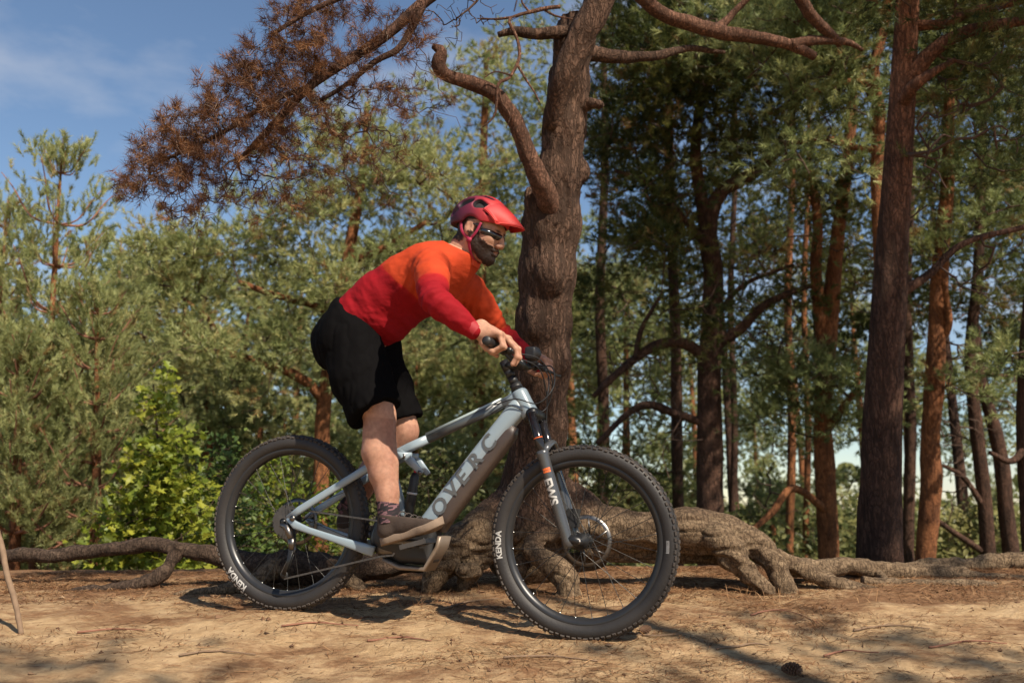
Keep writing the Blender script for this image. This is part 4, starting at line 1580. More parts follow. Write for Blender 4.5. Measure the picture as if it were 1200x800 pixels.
# ---------------------------------------------------------------- bark, limbs and needles
def bark_material(name, plate_a, plate_b, crack, scale=1.0, root=None, upper=None, strength=1.0):
    """plated bark: long plates parted by cracks; where the stored value 'root' is high, the paler weathered root wood"""
    m, N, L, b = new_mat(name)
    tc = N.new('ShaderNodeTexCoord')
    mp = N.new('ShaderNodeMapping')
    mp.inputs['Scale'].default_value = (1, 1, 0.30)
    L.new(tc.outputs['Object'], mp.inputs['Vector'])
    nz = N.new('ShaderNodeTexNoise')
    nz.inputs['Scale'].default_value = 9 * scale
    nz.inputs['Detail'].default_value = 5
    L.new(mp.outputs[0], nz.inputs['Vector'])
    warp = N.new('ShaderNodeMixRGB')
    warp.blend_type = 'ADD'
    warp.inputs[0].default_value = 0.22
    L.new(mp.outputs[0], warp.inputs[1])
    L.new(nz.outputs['Color'], warp.inputs[2])
    mp2 = N.new('ShaderNodeMapping')
    mp2.inputs['Scale'].default_value = (1, 1, 0.17)
    L.new(tc.outputs['Object'], mp2.inputs['Vector'])
    vo = N.new('ShaderNodeTexNoise')
    vo.inputs['Scale'].default_value = 30 * scale
    vo.inputs['Detail'].default_value = 7
    vo.inputs['Roughness'].default_value = 0.62
    vo.inputs['Distortion'].default_value = 0.9
    L.new(mp2.outputs[0], vo.inputs['Vector'])
    fine = N.new('ShaderNodeTexNoise')
    fine.inputs['Scale'].default_value = 70 * scale
    fine.inputs['Detail'].default_value = 8
    fine.inputs['Roughness'].default_value = 0.7
    L.new(mp.outputs[0], fine.inputs['Vector'])
    big = N.new('ShaderNodeTexNoise')
    big.inputs['Scale'].default_value = 3.2 * scale
    big.inputs['Detail'].default_value = 6
    L.new(tc.outputs['Object'], big.inputs['Vector'])
    base = ramp(N, L, big.outputs[0], [(0.35, plate_a), (0.62, plate_b)])
    if upper:                                                   # thin orange bark on the upper trunk
        sp = N.new('ShaderNodeSeparateXYZ')
        L.new(tc.outputs['Object'], sp.inputs[0])
        hm = N.new('ShaderNodeMapRange')
        hm.inputs['From Min'].default_value = upper[2]
        hm.inputs['From Max'].default_value = upper[3]
        L.new(sp.outputs[2], hm.inputs['Value'])
        um = N.new('ShaderNodeMixRGB')
        L.new(hm.outputs[0], um.inputs[0])
        L.new(base, um.inputs[1])
        L.new(ramp(N, L, big.outputs[0], [(0.38, upper[0]), (0.6, upper[1])]), um.inputs[2])
        base = um.outputs[0]
    mul = N.new('ShaderNodeMixRGB')
    mul.blend_type = 'MULTIPLY'
    mul.inputs[0].default_value = 1.0
    L.new(base, mul.inputs[1])
    L.new(ramp(N, L, fine.outputs[0], [(0.25, (0.42, 0.40, 0.38)), (0.7, (1.35, 1.3, 1.25))]), mul.inputs[2])
    mp3 = N.new('ShaderNodeMapping')
    mp3.inputs['Scale'].default_value = (1, 1, 0.38)
    L.new(tc.outputs['Object'], mp3.inputs['Vector'])
    wz = N.new('ShaderNodeTexNoise')
    wz.inputs['Scale'].default_value = 26 * scale
    wz.inputs['Detail'].default_value = 5
    L.new(mp3.outputs[0], wz.inputs['Vector'])
    w2 = N.new('ShaderNodeMixRGB')
    w2.blend_type = 'ADD'
    w2.inputs[0].default_value = 0.075
    L.new(mp3.outputs[0], w2.inputs[1])
    L.new(wz.outputs['Color'], w2.inputs[2])
    vc = N.new('ShaderNodeTexVoronoi')
    vc.feature = 'DISTANCE_TO_EDGE'
    vc.inputs['Scale'].default_value = 44 * scale
    L.new(w2.outputs[0], vc.inputs['Vector'])
    c1 = ramp(N, L, vo.outputs[0], [(0.38, (1, 1, 1)), (0.50, (0, 0, 0))])
    c2 = ramp(N, L, vc.outputs['Distance'], [(0.0, (0.85, 0.85, 0.85)), (0.11, (0, 0, 0))])
    cm_ = N.new('ShaderNodeMixRGB')
    cm_.blend_type = 'SCREEN'
    cm_.inputs[0].default_value = 0.75
    L.new(c1, cm_.inputs[1])
    L.new(c2, cm_.inputs[2])
    cr = cm_.outputs[0]
    mx = N.new('ShaderNodeMixRGB')
    mx.inputs[2].default_value = (*crack, 1)
    sc_ = N.new('ShaderNodeMath')
    sc_.operation = 'MULTIPLY'
    sc_.inputs[1].default_value = 0.7
    L.new(cr, sc_.inputs[0])
    L.new(sc_.outputs[0], mx.inputs[0])
    L.new(mul.outputs[0], mx.inputs[1])
    col = mx.outputs[0]
    if root:
        at = N.new('ShaderNodeAttribute')
        at.attribute_name = 'root'
        rmp = N.new('ShaderNodeMapping')
        rmp.inputs['Scale'].default_value = (0.28, 1, 1)
        L.new(tc.outputs['Object'], rmp.inputs['Vector'])
        rn = N.new('ShaderNodeTexNoise')
        rn.inputs['Scale'].default_value = 42
        rn.inputs['Detail'].default_value = 9
        rn.inputs['Roughness'].default_value = 0.72
        rn.inputs['Distortion'].default_value = 0.8
        L.new(rmp.outputs[0], rn.inputs['Vector'])
        rc = ramp(N, L, rn.outputs[0], [(0.28, root[0]), (0.5, root[1]), (0.72, root[2])])
        m2 = N.new('ShaderNodeMixRGB')
        rck = N.new('ShaderNodeMixRGB')
        rck.inputs[2].default_value = (*root[0], 1)
        L.new(c2, rck.inputs[0])
        L.new(rc, rck.inputs[1])
        L.new(at.outputs['Fac'], m2.inputs[0])
        L.new(col, m2.inputs[1])
        L.new(rck.outputs[0], m2.inputs[2])
        col = m2.outputs[0]
    L.new(col, b.inputs['Base Color'])
    b.inputs['Roughness'].default_value = 0.92
    b.inputs['Specular IOR Level'].default_value = 0.15
    hs = N.new('ShaderNodeMath')
    hs.operation = 'MULTIPLY_ADD'
    hs.inputs[1].default_value = 0.5
    L.new(fine.outputs[0], hs.inputs[0])
    inv0 = ramp(N, L, cr, [(0.0, (1, 1, 1)), (0.8, (0, 0, 0))])
    im = N.new('ShaderNodeMixRGB')
    im.inputs[0].default_value = 0.45
    L.new(inv0, im.inputs[1])
    L.new(vo.outputs[0], im.inputs[2])
    inv = im.outputs[0]
    if root:
        am = N.new('ShaderNodeMixRGB')
        ah = N.new('ShaderNodeMath')
        ah.operation = 'MULTIPLY'
        ah.inputs[1].default_value = 0.6
        L.new(at.outputs['Fac'], ah.inputs[0])
        L.new(ah.outputs[0], am.inputs[0])
        L.new(inv, am.inputs[1])
        L.new(rn.outputs[0], am.inputs[2])
        inv = am.outputs[0]
    L.new(inv, hs.inputs[2])
    bp = N.new('ShaderNodeBump')
    bp.inputs['Strength'].default_value = 1.0 * strength
    bp.inputs['Distance'].default_value = 0.016
    L.new(hs.outputs[0], bp.inputs['Height'])
    L.new(bp.outputs[0], b.inputs['Normal'])
    return m


M_BARK = bark_material('bark_old_pine', (0.078, 0.047, 0.034), (0.145, 0.090, 0.065), (0.018, 0.012, 0.009), 1.0,
                       root=((0.050, 0.033, 0.021), (0.185, 0.126, 0.078), (0.33, 0.24, 0.15)))
M_ROOTDARK = bark_material('root_dark', (0.085, 0.052, 0.040), (0.155, 0.092, 0.066), (0.022, 0.015, 0.012), 1.0,
                           root=((0.022, 0.015, 0.011), (0.075, 0.050, 0.036), (0.16, 0.11, 0.078)))
M_BARKDARK = bark_material('bark_brown_pine', (0.070, 0.042, 0.033), (0.140, 0.078, 0.056), (0.022, 0.015, 0.012), 0.9)
M_BARKTALL = bark_material('bark_brown_orange_above', (0.070, 0.042, 0.033), (0.140, 0.078, 0.056), (0.022, 0.015, 0.012), 0.9, upper=((0.15, 0.068, 0.042), (0.32, 0.150, 0.090), 2.2, 3.8))
M_BARKRED = bark_material('bark_orange_pine', (0.20, 0.085, 0.042), (0.36, 0.155, 0.070), (0.060, 0.028, 0.018), 0.8)
M_LIMB = bark_material('bark_limb', (0.125, 0.066, 0.046), (0.225, 0.122, 0.085), (0.05, 0.03, 0.02), 1.6)
M_TWIG = mat('twig_wood', (0.085, 0.055, 0.042), 0.9, 0, 0.1, 0.3, 30)
M_TWIGRED = mat('twig_red_brown', (0.24, 0.115, 0.075), 0.85, 0, 0.15, 0.3, 30)


def needle_material(name, stops, trans=0.42):
    m = bpy.data.materials.new(name)
    m.use_nodes = True
    N, L = m.node_tree.nodes, m.node_tree.links
    N.clear()
    out = N.new('ShaderNodeOutputMaterial')
    at = N.new('ShaderNodeAttribute')
    at.attribute_name = 'tint'
    col = ramp(N, L, at.outputs['Fac'], stops)
    d = N.new('ShaderNodeBsdfDiffuse')
    t = N.new('ShaderNodeBsdfTranslucent')
    g = N.new('ShaderNodeBsdfGlossy')
    g.inputs['Roughness'].default_value = 0.45
    g.inputs['Color'].default_value = (0.8, 0.85, 0.8, 1)
    L.new(col, d.inputs['Color'])
    L.new(col, t.inputs['Color'])
    mx = N.new('ShaderNodeMixShader')
    mx.inputs[0].default_value = trans
    L.new(d.outputs[0], mx.inputs[1])
    L.new(t.outputs[0], mx.inputs[2])
    m2 = N.new('ShaderNodeMixShader')
    m2.inputs[0].default_value = 0.02
    L.new(mx.outputs[0], m2.inputs[1])
    L.new(g.outputs[0], m2.inputs[2])
    L.new(m2.outputs[0], out.inputs['Surface'])
    return m


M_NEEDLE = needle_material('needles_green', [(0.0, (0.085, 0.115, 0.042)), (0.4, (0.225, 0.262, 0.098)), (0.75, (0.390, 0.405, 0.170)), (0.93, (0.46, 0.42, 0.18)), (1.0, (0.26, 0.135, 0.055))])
M_NEEDLESHADE = needle_material('needles_shaded_green', [(0.0, (0.030, 0.046, 0.016)), (0.45, (0.082, 0.098, 0.028)), (0.8, (0.190, 0.182, 0.050)), (0.95, (0.17, 0.155, 0.055)), (1.0, (0.22, 0.12, 0.05))])  # darker copy of the green needles, shade of the wood put into the colour
M_NEEDLEDEAD = needle_material('needles_dead_brown', [(0.0, (0.055, 0.024, 0.014)), (0.5, (0.125, 0.056, 0.028)), (1.0, (0.29, 0.140, 0.060))], 0.2)


def shoots_mesh(pos, dirs, lens, n, nl, nw, tint, spread=0.75, seed=0, back=0.25):
    """bottle-brush shoots: n needle triangles round each axis; returns V, F, tint"""
    g = np.random.default_rng(seed)
    pos, dirs = np.asarray(pos, float), np.asarray(dirs, float)
    k = len(pos)
    dirs = dirs / (np.linalg.norm(dirs, axis=1)[:, None] + 1e-9)
    ref = np.where(np.abs(dirs[:, 2:3]) < 0.9, np.array([[0, 0, 1.0]]), np.array([[1.0, 0, 0]]))
    e1 = np.cross(dirs, ref)
    e1 /= np.linalg.norm(e1, axis=1)[:, None]
    e2 = np.cross(dirs, e1)
    a = g.uniform(0, 2 * math.pi, (k, n))
    t = g.uniform(0, 1, (k, n)) ** 0.8
    el = g.normal(spread, 0.22, (k, n))
    rad = np.cos(a)[..., None] * e1[:, None] + np.sin(a)[..., None] * e2[:, None]
    nd = dirs[:, None] * np.cos(el)[..., None] + rad * np.sin(el)[..., None]
    nd[..., 2] += 0.0
    base = pos[:, None] + dirs[:, None] * (t * np.asarray(lens)[:, None])[..., None]
    ln = nl * g.uniform(0.7, 1.15, (k, n))
    side = np.cross(nd, g.normal(size=(k, n, 3)))
    side /= np.linalg.norm(side, axis=2)[..., None] + 1e-9
    w = nw * g.uniform(0.7, 1.3, (k, n))
    v0 = base + side * w[..., None] * 0.5
    v1 = base - side * w[..., None] * 0.5
    v2 = base + nd * ln[..., None]
    V = np.stack([v0, v1, v2], 2).reshape(-1, 3)
    Fc = np.arange(len(V)).reshape(-1, 3)
    T = np.repeat(np.asarray(tint), n * 3) + np.repeat(g.normal(0, 0.05, (k * n,)), 3)
    return V, Fc, np.clip(T, 0, 1)


class Skeleton:
    """limbs given as paths, then side branches grown out to target points"""
    def __init__(self):
        self.pos, self.par, self.fixed = [], [], []
        self.chains = []

    def add_path(self, pts, radii, sub=None, parent=-1):
        pts = np.asarray(pts, float)
        q = catmull(np.column_stack([pts, np.broadcast_to(radii, (len(pts),))]), sub or max(len(pts) * 4, 6))
        ids = []
        for r in q:
            self.pos.append(r[:3])
            self.par.append(parent)
            self.fixed.append(max(r[3], 1e-4))
            parent = len(self.pos) - 1
            ids.append(parent)
        self.chains.append((ids, True))
        return ids

    def grow(self, targets, seed=0, sag=0.10, step=0.16, wig=0.06, order_from=None, allowed=None):
        """attach every target to the nearest node, nearest targets first"""
        g = np.random.default_rng(seed)
        targets = np.asarray(targets, float)
        P0 = np.array(self.pos)
        base_n = len(P0)
        d0 = np.array([np.min(((P0 - t) ** 2).sum(1)) for t in targets])
        buf = np.zeros((base_n + len(targets) * 14, 3))
        buf[:base_n] = P0
        n = base_n
        ends = []
        for ti in np.argsort(d0):
            t = targets[ti]
            dd = ((buf[:n] - t) ** 2).sum(1)
            # prefer nodes below or level with the target
            dd = dd + 0.5 * np.maximum(buf[:n, 2] - t[2], 0) ** 2
            i = int(np.argmin(dd))
            a = buf[i]
            L_ = math.sqrt(((t - a) ** 2).sum())
            m = int(min(max(L_ / step, 1), 12)) + 1
            prev = i
            ids = [i]
            off = g.normal(0, wig, 3) * L_
            for s in range(1, m + 1):
                u = s / m
                p = a + (t - a) * u + off * math.sin(math.pi * u) + np.array([0, 0, -sag * L_ * math.sin(math.pi * u)])
                if s < m:
                    p = p + g.normal(0, 0.02 * L_ + 0.004, 3)
                buf[n] = p
                self.pos.append(p)
                self.par.append(prev)
                self.fixed.append(0)
                prev = n
                ids.append(n)
                n += 1
            self.chains.append((ids, False))
            ends.append((prev, unit(buf[prev] - buf[ids[-2]])))
        return ends

    def radii(self, tip=0.004, power=0.45):
        n = len(self.pos)
        cnt = np.zeros(n)
        has = np.zeros(n, bool)
        for i in range(n):
            if self.par[i] >= 0: has[self.par[i]] = True
        cnt[~has] = 1
        for i in range(n - 1, -1, -1):
            p = self.par[i]
            if p >= 0: cnt[p] += cnt[i]
        r = tip * np.maximum(cnt, 1) ** power
        f = np.array(self.fixed)
        return np.where(f > 0, f, r)

    def mesh(self, tip=0.004, power=0.45, seg=6, fixed_seg=12, which='all'):
        r = self.radii(tip, power)
        P_ = np.array(self.pos)
        pcs = []
        for ids, fx in self.chains:
            if which == 'fixed' and not fx: continue
            if which == 'grown' and fx: continue
            rr = r[ids].copy()
            if not fx and len(rr) > 1:
                rr[0] = min(rr[0], rr[1] * 1.15)
            if len(ids) < 2: continue
            big = rr.max()
            pcs.append(tube(P_[ids], rr, fixed_seg if fx else (seg if big > 0.008 else 4), cap=fx))
        return join(*pcs) if pcs else (np.zeros((0, 3)), [np.zeros((0, 3), int)])


# ---------------------------------------------------------------- the old pine behind the rider
tree_base = PY(622, 640, 4.75)
pine = empty('pine_tree', loc=(float(tree_base[0]), float(tree_base[1]), float(ground_z(tree_base[0], tree_base[1]))))
tag(pine, 'old gnarled pine with exposed roots and a dead brown bough, behind the rider', 'tree')
TD = 4.72
trunk_px = [(615, 640, 4.74, 48), (622, 600, TD, 42), (627, 560, TD, 37), (632, 500, TD, 33), (634, 440, TD, 33), (637, 380, TD, 33), (642, 320, TD, 33), (646, 262, TD, 34),
            (655, 205, TD, 28), (662, 150, TD, 26), (668, 100, TD, 24.5), (673, 50, TD, 23), (679, 0, TD, 22), (690, -120, 4.8, 23)]
s_ = SDF((-.95, 4.0, -.14), (1.75, 5.3, 2.95), 0.0095)
tp = np.array([P(a, b, d) for a, b, d, r in trunk_px])
tr = np.array([px_size(r, d) for a, b, d, r in trunk_px])
s_.path(tp, tr, 0.05)
# lumps, a burr and a hollow on the trunk
for a, b, dd, r in ((622, 232, -.08, 10), (688, 200, -.02, 7), (648, 318, -.12, 15), (625, 380, -.13, 7), (660, 420, -.10, 10), (640, 470, -.11, 11), (655, 545, -.10, 12)):
    c = P(a, b, TD + dd)
    s_.ell(c, np.array([1, 1, 1.7]) * px_size(r, TD), k=.06)
s_.cone(P(686, 122, TD - .05), P(703, 122, TD - .10), .045, .030, .03)               # sawn stub
roots_px = [
    [(640, 590, 4.72, 40), (690, 612, 4.64, 29), (750, 622, 4.58, 24), (810, 621, 4.54, 25), (858, 627, 4.50, 21), (892, 643, 4.46, 16), (912, 670, 4.40, 12), (923, 694, 4.36, 10), (934, 714, 4.30, 8)],
    [(840, 630, 4.44, 17), (862, 652, 4.40, 14), (878, 676, 4.36, 9), (902, 694, 4.34, 6)],
    [(850, 655, 4.40, 9), (872, 668, 4.36, 6), (895, 692, 4.32, 4)],
    [(895, 650, 4.46, 12), (930, 664, 4.47, 11), (962, 678, 4.44, 9), (1000, 692, 4.38, 7), (1060, 702, 4.34, 5)],
    [(612, 606, 4.70, 40), (575, 620, 4.58, 29), (545, 636, 4.50, 24), (518, 660, 4.44, 17), (500, 690, 4.40, 9)],
    [(585, 622, 4.62, 26), (556, 655, 4.50, 18), (540, 690, 4.40, 8)],
    [(600, 630, 4.66, 20), (640, 655, 4.70, 14), (700, 655, 4.74, 10)],
    [(655, 615, 4.58, 14), (622, 638, 4.42, 10.5), (634, 652, 4.37, 11), (655, 666, 4.32, 12), (665, 684, 4.28, 11), (663, 706, 4.25, 10), (660, 724, 4.22, 9)],
    [(664, 690, 4.27, 8), (690, 712, 4.22, 6), (706, 724, 4.18, 4)],
    [(610, 655, 4.46, 8), (607, 685, 4.42, 6), (604, 712, 4.36, 5)],
    [(555, 668, 4.40, 9), (540, 668, 4.36, 8)],
    [(690, 640, 4.60, 12), (760, 652, 4.62, 9), (830, 652, 4.60, 9), (872, 662, 4.55, 10)],
]
for rp in roots_px:
    pts = np.array([[*P(a, b, d), px_size(r, d)] for a, b, d, r in rp])
    q = catmull(pts, max(8, len(pts) * 4))
    q[:, :3] += 0.012 * np.stack([vnoise(q[:, :3] * 6, 41), vnoise(q[:, :3] * 6, 42), vnoise(q[:, :3] * 6, 43)], -1)
    q[:, 3] *= 1 + 0.16 * vnoise(q[:, :3] * 9, 44)
    s_.path(q[:, :3], q[:, 3], 0.020)
tv_, tf_ = s_.mesh()
tn_ = normals(tv_, tf_)
rootness = smooth01(0.62 - tv_[:, 2] - 0.5 * np.clip(0.32 - np.abs(tv_[:, 0] - .12), 0, 1), 0.0, 0.22)
plate = fbm(tv_ * np.array([17, 17, 4.2]) + 0.5 * fbm(tv_ * 5, 2, 70)[:, None], 4, 50)
rid = 1 - np.abs(plate) * 2.2
lump = fbm(tv_ * np.array([5, 5, 2.2]), 3, 60)
grain = fbm(tv_ * np.array([7, 30, 30]), 4, 55)
wp_ = tv_ + 0.05 * np.stack([fbm(tv_ * 5, 2, 71), fbm(tv_ * 5, 2, 72), fbm(tv_ * 5, 2, 73)], -1)
disp = (1 - rootness) * (-0.012 * np.clip(rid, 0, 1) + 0.016 * lump) + rootness * (0.006 * grain + 0.014 * fbm(wp_ * np.array([5, 9, 9]), 2, 57) - 0.016 * np.clip(1 - np.abs(fbm(wp_ * np.array([2.2, 14, 14]), 2, 58)) * 5, 0, 1))
tv_ = tv_ + tn_ * disp[:, None]
part('trunk', tv_, tf_, M_BARK, pine, attrs={'root': rootness}, world=True)


def tapered(name, rp, mt, parent, sub=40, seg=14, rough=0.16, seed=0, bend=0.008, root=None):
    pts = np.array([[*P(a, b, d), px_size(r, d)] for a, b, d, r in rp])
    q = catmull(pts, sub)
    q[:, :3] += bend * np.stack([vnoise(q[:, :3] * 7, 81 + seed), vnoise(q[:, :3] * 7, 82 + seed), vnoise(q[:, :3] * 7, 83 + seed)], -1)
    v, f = tube(q[:, :3], np.maximum(q[:, 3], 0.001), seg)
    ctr = np.repeat(q[:, :3], seg, 0)
    rr = np.repeat(q[:, 3], seg)
    n_ = len(ctr)
    d = v[:n_] - ctr
    v[:n_] = ctr + d * (1 + rough * fbm(v[:n_] * 22, 3, 90 + seed) + rough * 0.8 * fbm(v[:n_] * 7, 2, 95 + seed))[:, None]
    at = {'root': np.full(len(v), root)} if root is not None else None
    return part(name, v, f, mt, parent, attrs=at, world=True)


# upper limbs
tapered('limb', [(646, 150, 4.66, 12), (658, 100, 4.58, 15), (680, 48, 4.54, 17), (703, 0, 4.54, 17), (728, -70, 4.6, 15), (760, -160, 4.7, 12)], M_BARK, pine, 50, 18, 0.14, 1, root=0.0)
tapered('limb', [(646, 258, 4.66, 13), (638, 228, 4.56, 13), (626, 198, 4.50, 11), (614, 170, 4.46, 10), (602, 140, 4.44, 9.5), (582, 113, 4.42, 9), (552, 99, 4.40, 8.5), (524, 90, 4.38, 7.5),
                 (514, 76, 4.37, 8.5), (517, 60, 4.36, 6.5), (508, 54, 4.36, 3)], M_LIMB, pine, 70, 16, 0.16, 2)
tapered('limb', [(668, 36, 4.66, 8), (630, 40, 4.58, 6.5), (602, 38, 4.54, 5), (584, 41, 4.53, 3)], M_BARK, pine, 24, 10, 0.15, 3, root=0.0)
tapered('limb', [(680, 60, 4.75, 10), (720, 66, 4.85, 8), (765, 66, 4.95, 6), (810, 58, 5.1, 4), (850, 62, 5.2, 2)], M_BARK, pine, 30, 10, 0.12, 4, root=0.0)
tapered('limb', [(690, -120, 4.75, 16), (722, -50, 4.85, 13), (757, 2, 4.95, 8), (792, 22, 5.0, 9), (835, 36, 5.05, 8.5), (885, 44, 5.1, 7.5), (925, 52, 5.15, 6.5), (955, 66, 5.2, 5)], M_LIMB, pine, 60, 14, 0.16, 5)
tapered('limb', [(925, 52, 5.15, 7), (955, 48, 5.2, 5.5), (990, 50, 5.25, 4), (1010, 60, 5.3, 2)], M_LIMB, pine, 20, 10, 0.14, 6)
tapered('limb', [(905, -60, 5.0, 9), (935, -5, 5.08, 8), (955, 22, 5.14, 7), (985, 50, 5.25, 5)], M_LIMB, pine, 20, 10, 0.14, 7)
tapered('limb', [(835, 36, 5.05, 6), (860, 15, 5.1, 4), (885, -10, 5.1, 3)], M_LIMB, pine, 16, 8, 0.14, 8)
# thin curling twigs hanging by the broken limb
for k, rp in enumerate(([(655, 8, 4.5, 4), (630, 14, 4.46, 3.5), (606, 18, 4.42, 3), (596, 24, 4.4, 3), (606, 45, 4.4, 3), (609, 70, 4.38, 3), (598, 92, 4.36, 3), (585, 98, 4.34, 3), (582, 120, 4.33, 2.5), (578, 135, 4.32, 2), (564, 148, 4.31, 1)],
                        [(608, 78, 4.38, 2.5), (618, 95, 4.37, 2), (628, 108, 4.37, 1.6), (634, 120, 4.37, 1)],
                        [(584, 104, 4.34, 2.2), (588, 120, 4.33, 1.8), (596, 135, 4.33, 1.5), (592, 150, 4.33, .8)],
                        [(606, 18, 4.42, 2.6), (585, 22, 4.4, 2.2), (565, 22, 4.4, 1.6)], [(600, 88, 4.36, 2), (580, 84, 4.35, 1.6), (566, 92, 4.34, 1)],
                        [(640, 10, 4.48, 2.5), (655, 20, 4.46, 2), (672, 24, 4.44, 1.2)], [(620, 16, 4.45, 2), (612, 2, 4.45, 1.6), (618, -10, 4.45, 1)])):
    tapered('twig', [(a, b, d, r * .62) for a, b, d, r in rp], M_LIMB, pine, 40, 7, 0.25, 20 + k, 0.010)

# the dead bough with brown needles
sk = Skeleton()
b1 = [(700, -190, 4.75, 13), (610, -95, 4.60, 11), (545, -35, 4.50, 10), (495, 4, 4.44, 9), (452, 42, 4.40, 8), (402, 75, 4.36, 7), (362, 102, 4.32, 6.5), (328, 138, 4.30, 6), (302, 166, 4.28, 5), (280, 188, 4.27, 3.5)]
b2 = [(498, 0, 4.44, 7), (482, 34, 4.42, 6), (466, 58, 4.40, 5), (440, 72, 4.38, 4.5), (405, 100, 4.36, 3.5), (375, 118, 4.34, 3)]
b3 = [(560, -50, 4.52, 7), (480, -40, 4.44, 6), (420, -12, 4.40, 5), (360, 15, 4.36, 4), (320, 40, 4.33, 3)]
b4 = [(362, 102, 4.32, 4), (320, 118, 4.30, 4), (270, 150, 4.26, 3.5), (220, 175, 4.24, 3), (175, 195, 4.22, 2)]
for bb in (b1, b2, b3, b4):
    sk.add_path([P(a, b, d) for a, b, d, r in bb], [px_size(r * .78, d) for a, b, d, r in bb], 26)
g = np.random.default_rng(3)
blobs = [(385, 30, 75, 45, 120), (330, 70, 60, 40, 100), (290, 110, 62, 35, 110), (240, 150, 55, 35, 90), (195, 185, 50, 32, 85), (165, 215, 28, 20, 30), (250, 205, 60, 35, 60), (330, 165, 60, 50, 75),
         (400, 110, 60, 40, 70), (440, 150, 50, 50, 40), (220, 240, 50, 25, 30), (350, 215, 60, 35, 35), (470, 40, 40, 30, 30), (500, 110, 40, 40, 28), (230, 232, 75, 34, 55), (300, 225, 70, 40, 60), (395, 185, 75, 45, 60), (455, 200, 60, 40, 30), (300, 165, 60, 40, 50)]
tg, dens = [], []
for cx, cy, rx, ry, n in blobs:
    for _ in range(n):
        r_, th_ = math.sqrt(g.uniform()), g.uniform(0, 2 * math.pi)
        x, y = cx + rx * r_ * math.cos(th_), cy + ry * r_ * math.sin(th_)
        tg.append(P(x, y, 4.3 + g.normal(0, .16) + (x - 300) * 0.0006))
        dens.append(0.80 if (y < 235 - (x - 140) * 0.30) else 0.28)
ends = sk.grow(tg, 5, sag=0.06, step=0.06, wig=0.10)
# bare hanging twigs
hang = []
for x, y in ((395, 270), (430, 230), (445, 150), (525, 210), (510, 185), (360, 265), (300, 255), (255, 262), (410, 200), (475, 165), (540, 150), (330, 240)):
    hang.append(P(x, y, 4.34 + g.normal(0, .05)))
sk.grow(hang, 6, sag=-0.18, step=0.04, wig=0.12)
v, f = sk.mesh(0.0016, 0.42, 6, 12, 'fixed')
bough = part('dead_bough', v, f, M_BARKDARK, pine, world=True)
v, f = sk.mesh(0.0014, 0.40, 5, 12, 'grown')
tw_ = part('bough_twigs', v, f, M_TWIG, bough, world=False)
_loc = np.array(pine.location)
_vv = v - _loc
tw_.data.vertices.foreach_set('co', _vv.astype(np.float32).ravel())
tw_['kind'] = 'stuff'
pos, dr, ti = [], [], []
P_all = np.array(sk.pos)
for (nid, dvec) in ends:
    p = P_all[nid]
    near_i = int(np.argmin(((np.array(tg) - p) ** 2).sum(1)))
    if g.uniform() > dens[near_i]: continue
    par_ = sk.par[nid]
    for q in range(g.integers(2, 6)):
        d = unit(dvec + g.normal(0, .55, 3) + np.array([-.15, 0, .05]))
        pos.append(p - dvec * g.uniform(0, .05) + g.normal(0, .012, 3))
        dr.append(d)
        ti.append(np.clip(g.normal(.45, .25), 0, 1))
V, Fc, T = shoots_mesh(pos, dr, np.full(len(pos), .045), 26, .050, .0022, ti, 0.85, 4)
nd_ = part('dead_needles', V - _loc, Fc, M_NEEDLEDEAD, bough, smooth=False, attrs={'tint': T})
nd_['kind'] = 'stuff'
# bare crooked branches near the top
sk = Skeleton()
sk.add_path([P(690, -60, 4.7), P(600, -55, 4.66), P(560, 0, 4.62), P(535, 22, 4.6)], [.02, .012, .007, .004], 20)
sk.grow([P(540 + g.normal(0, 28), 18 + g.normal(0, 16), 4.6 + g.normal(0, .08)) for _ in range(60)], 8, sag=0.1, step=0.03, wig=0.2)
v, f = sk.mesh(0.0016, 0.4, 5, 8)
part('bare_branch', v, f, M_TWIG, pine, world=True)

# crown high above, out of the picture: it shades and closes the tree
sk = Skeleton()
sk.add_path([P(690, -120, 4.8), P(705, -300, 4.9), P(690, -520, 5.0), P(700, -760, 5.1)], [.10, .085, .06, .03], 24)
tg = [P(690, -560, 5.0) + g.normal(0, 1, 3) * np.array([1.15, 1.15, .62]) for _ in range(150)]
ends = sk.grow(tg, 9, sag=0.05, step=0.2)
v, f = sk.mesh(0.006, 0.42, 6, 14)
part('limb', v, f, M_BARK, pine, world=True, attrs={'root': np.zeros(len(v))})


def foliage(ends, P_all, per, seed, jitter=0.10, up=0.35, slen=0.10, n=22, nl=0.075, nw=0.006, tmean=0.5, tsd=0.2, brown=0.03):
    g = np.random.default_rng(seed)
    pos, dr, ti = [], [], []
    for nid, dvec in ends:
        p = P_all[nid]
        base_t = np.clip(g.normal(tmean, tsd), 0, .92)
        if g.uniform() < brown: base_t = 1.0
        for q in range(per):
            o = g.normal(0, 1, 3) * jitter * np.array([1, 1, .6])
            pos.append(p + o)
            dr.append(unit(dvec * .6 + unit(o) * .8 + np.array([0, 0, up])))
            ti.append(np.clip(base_t + g.normal(0, .07), 0, 1))
    return shoots_mesh(pos, dr, np.full(len(pos), slen), n, nl, nw, ti, 0.72, seed)


V, Fc, T = foliage(ends, np.array(sk.pos), 8, 21, .14, n=20, nl=.08, nw=.007, tmean=.4)
part('crown', V, Fc, M_NEEDLE, pine, smooth=False, attrs={'tint': T}, world=True)['kind'] = 'stuff'

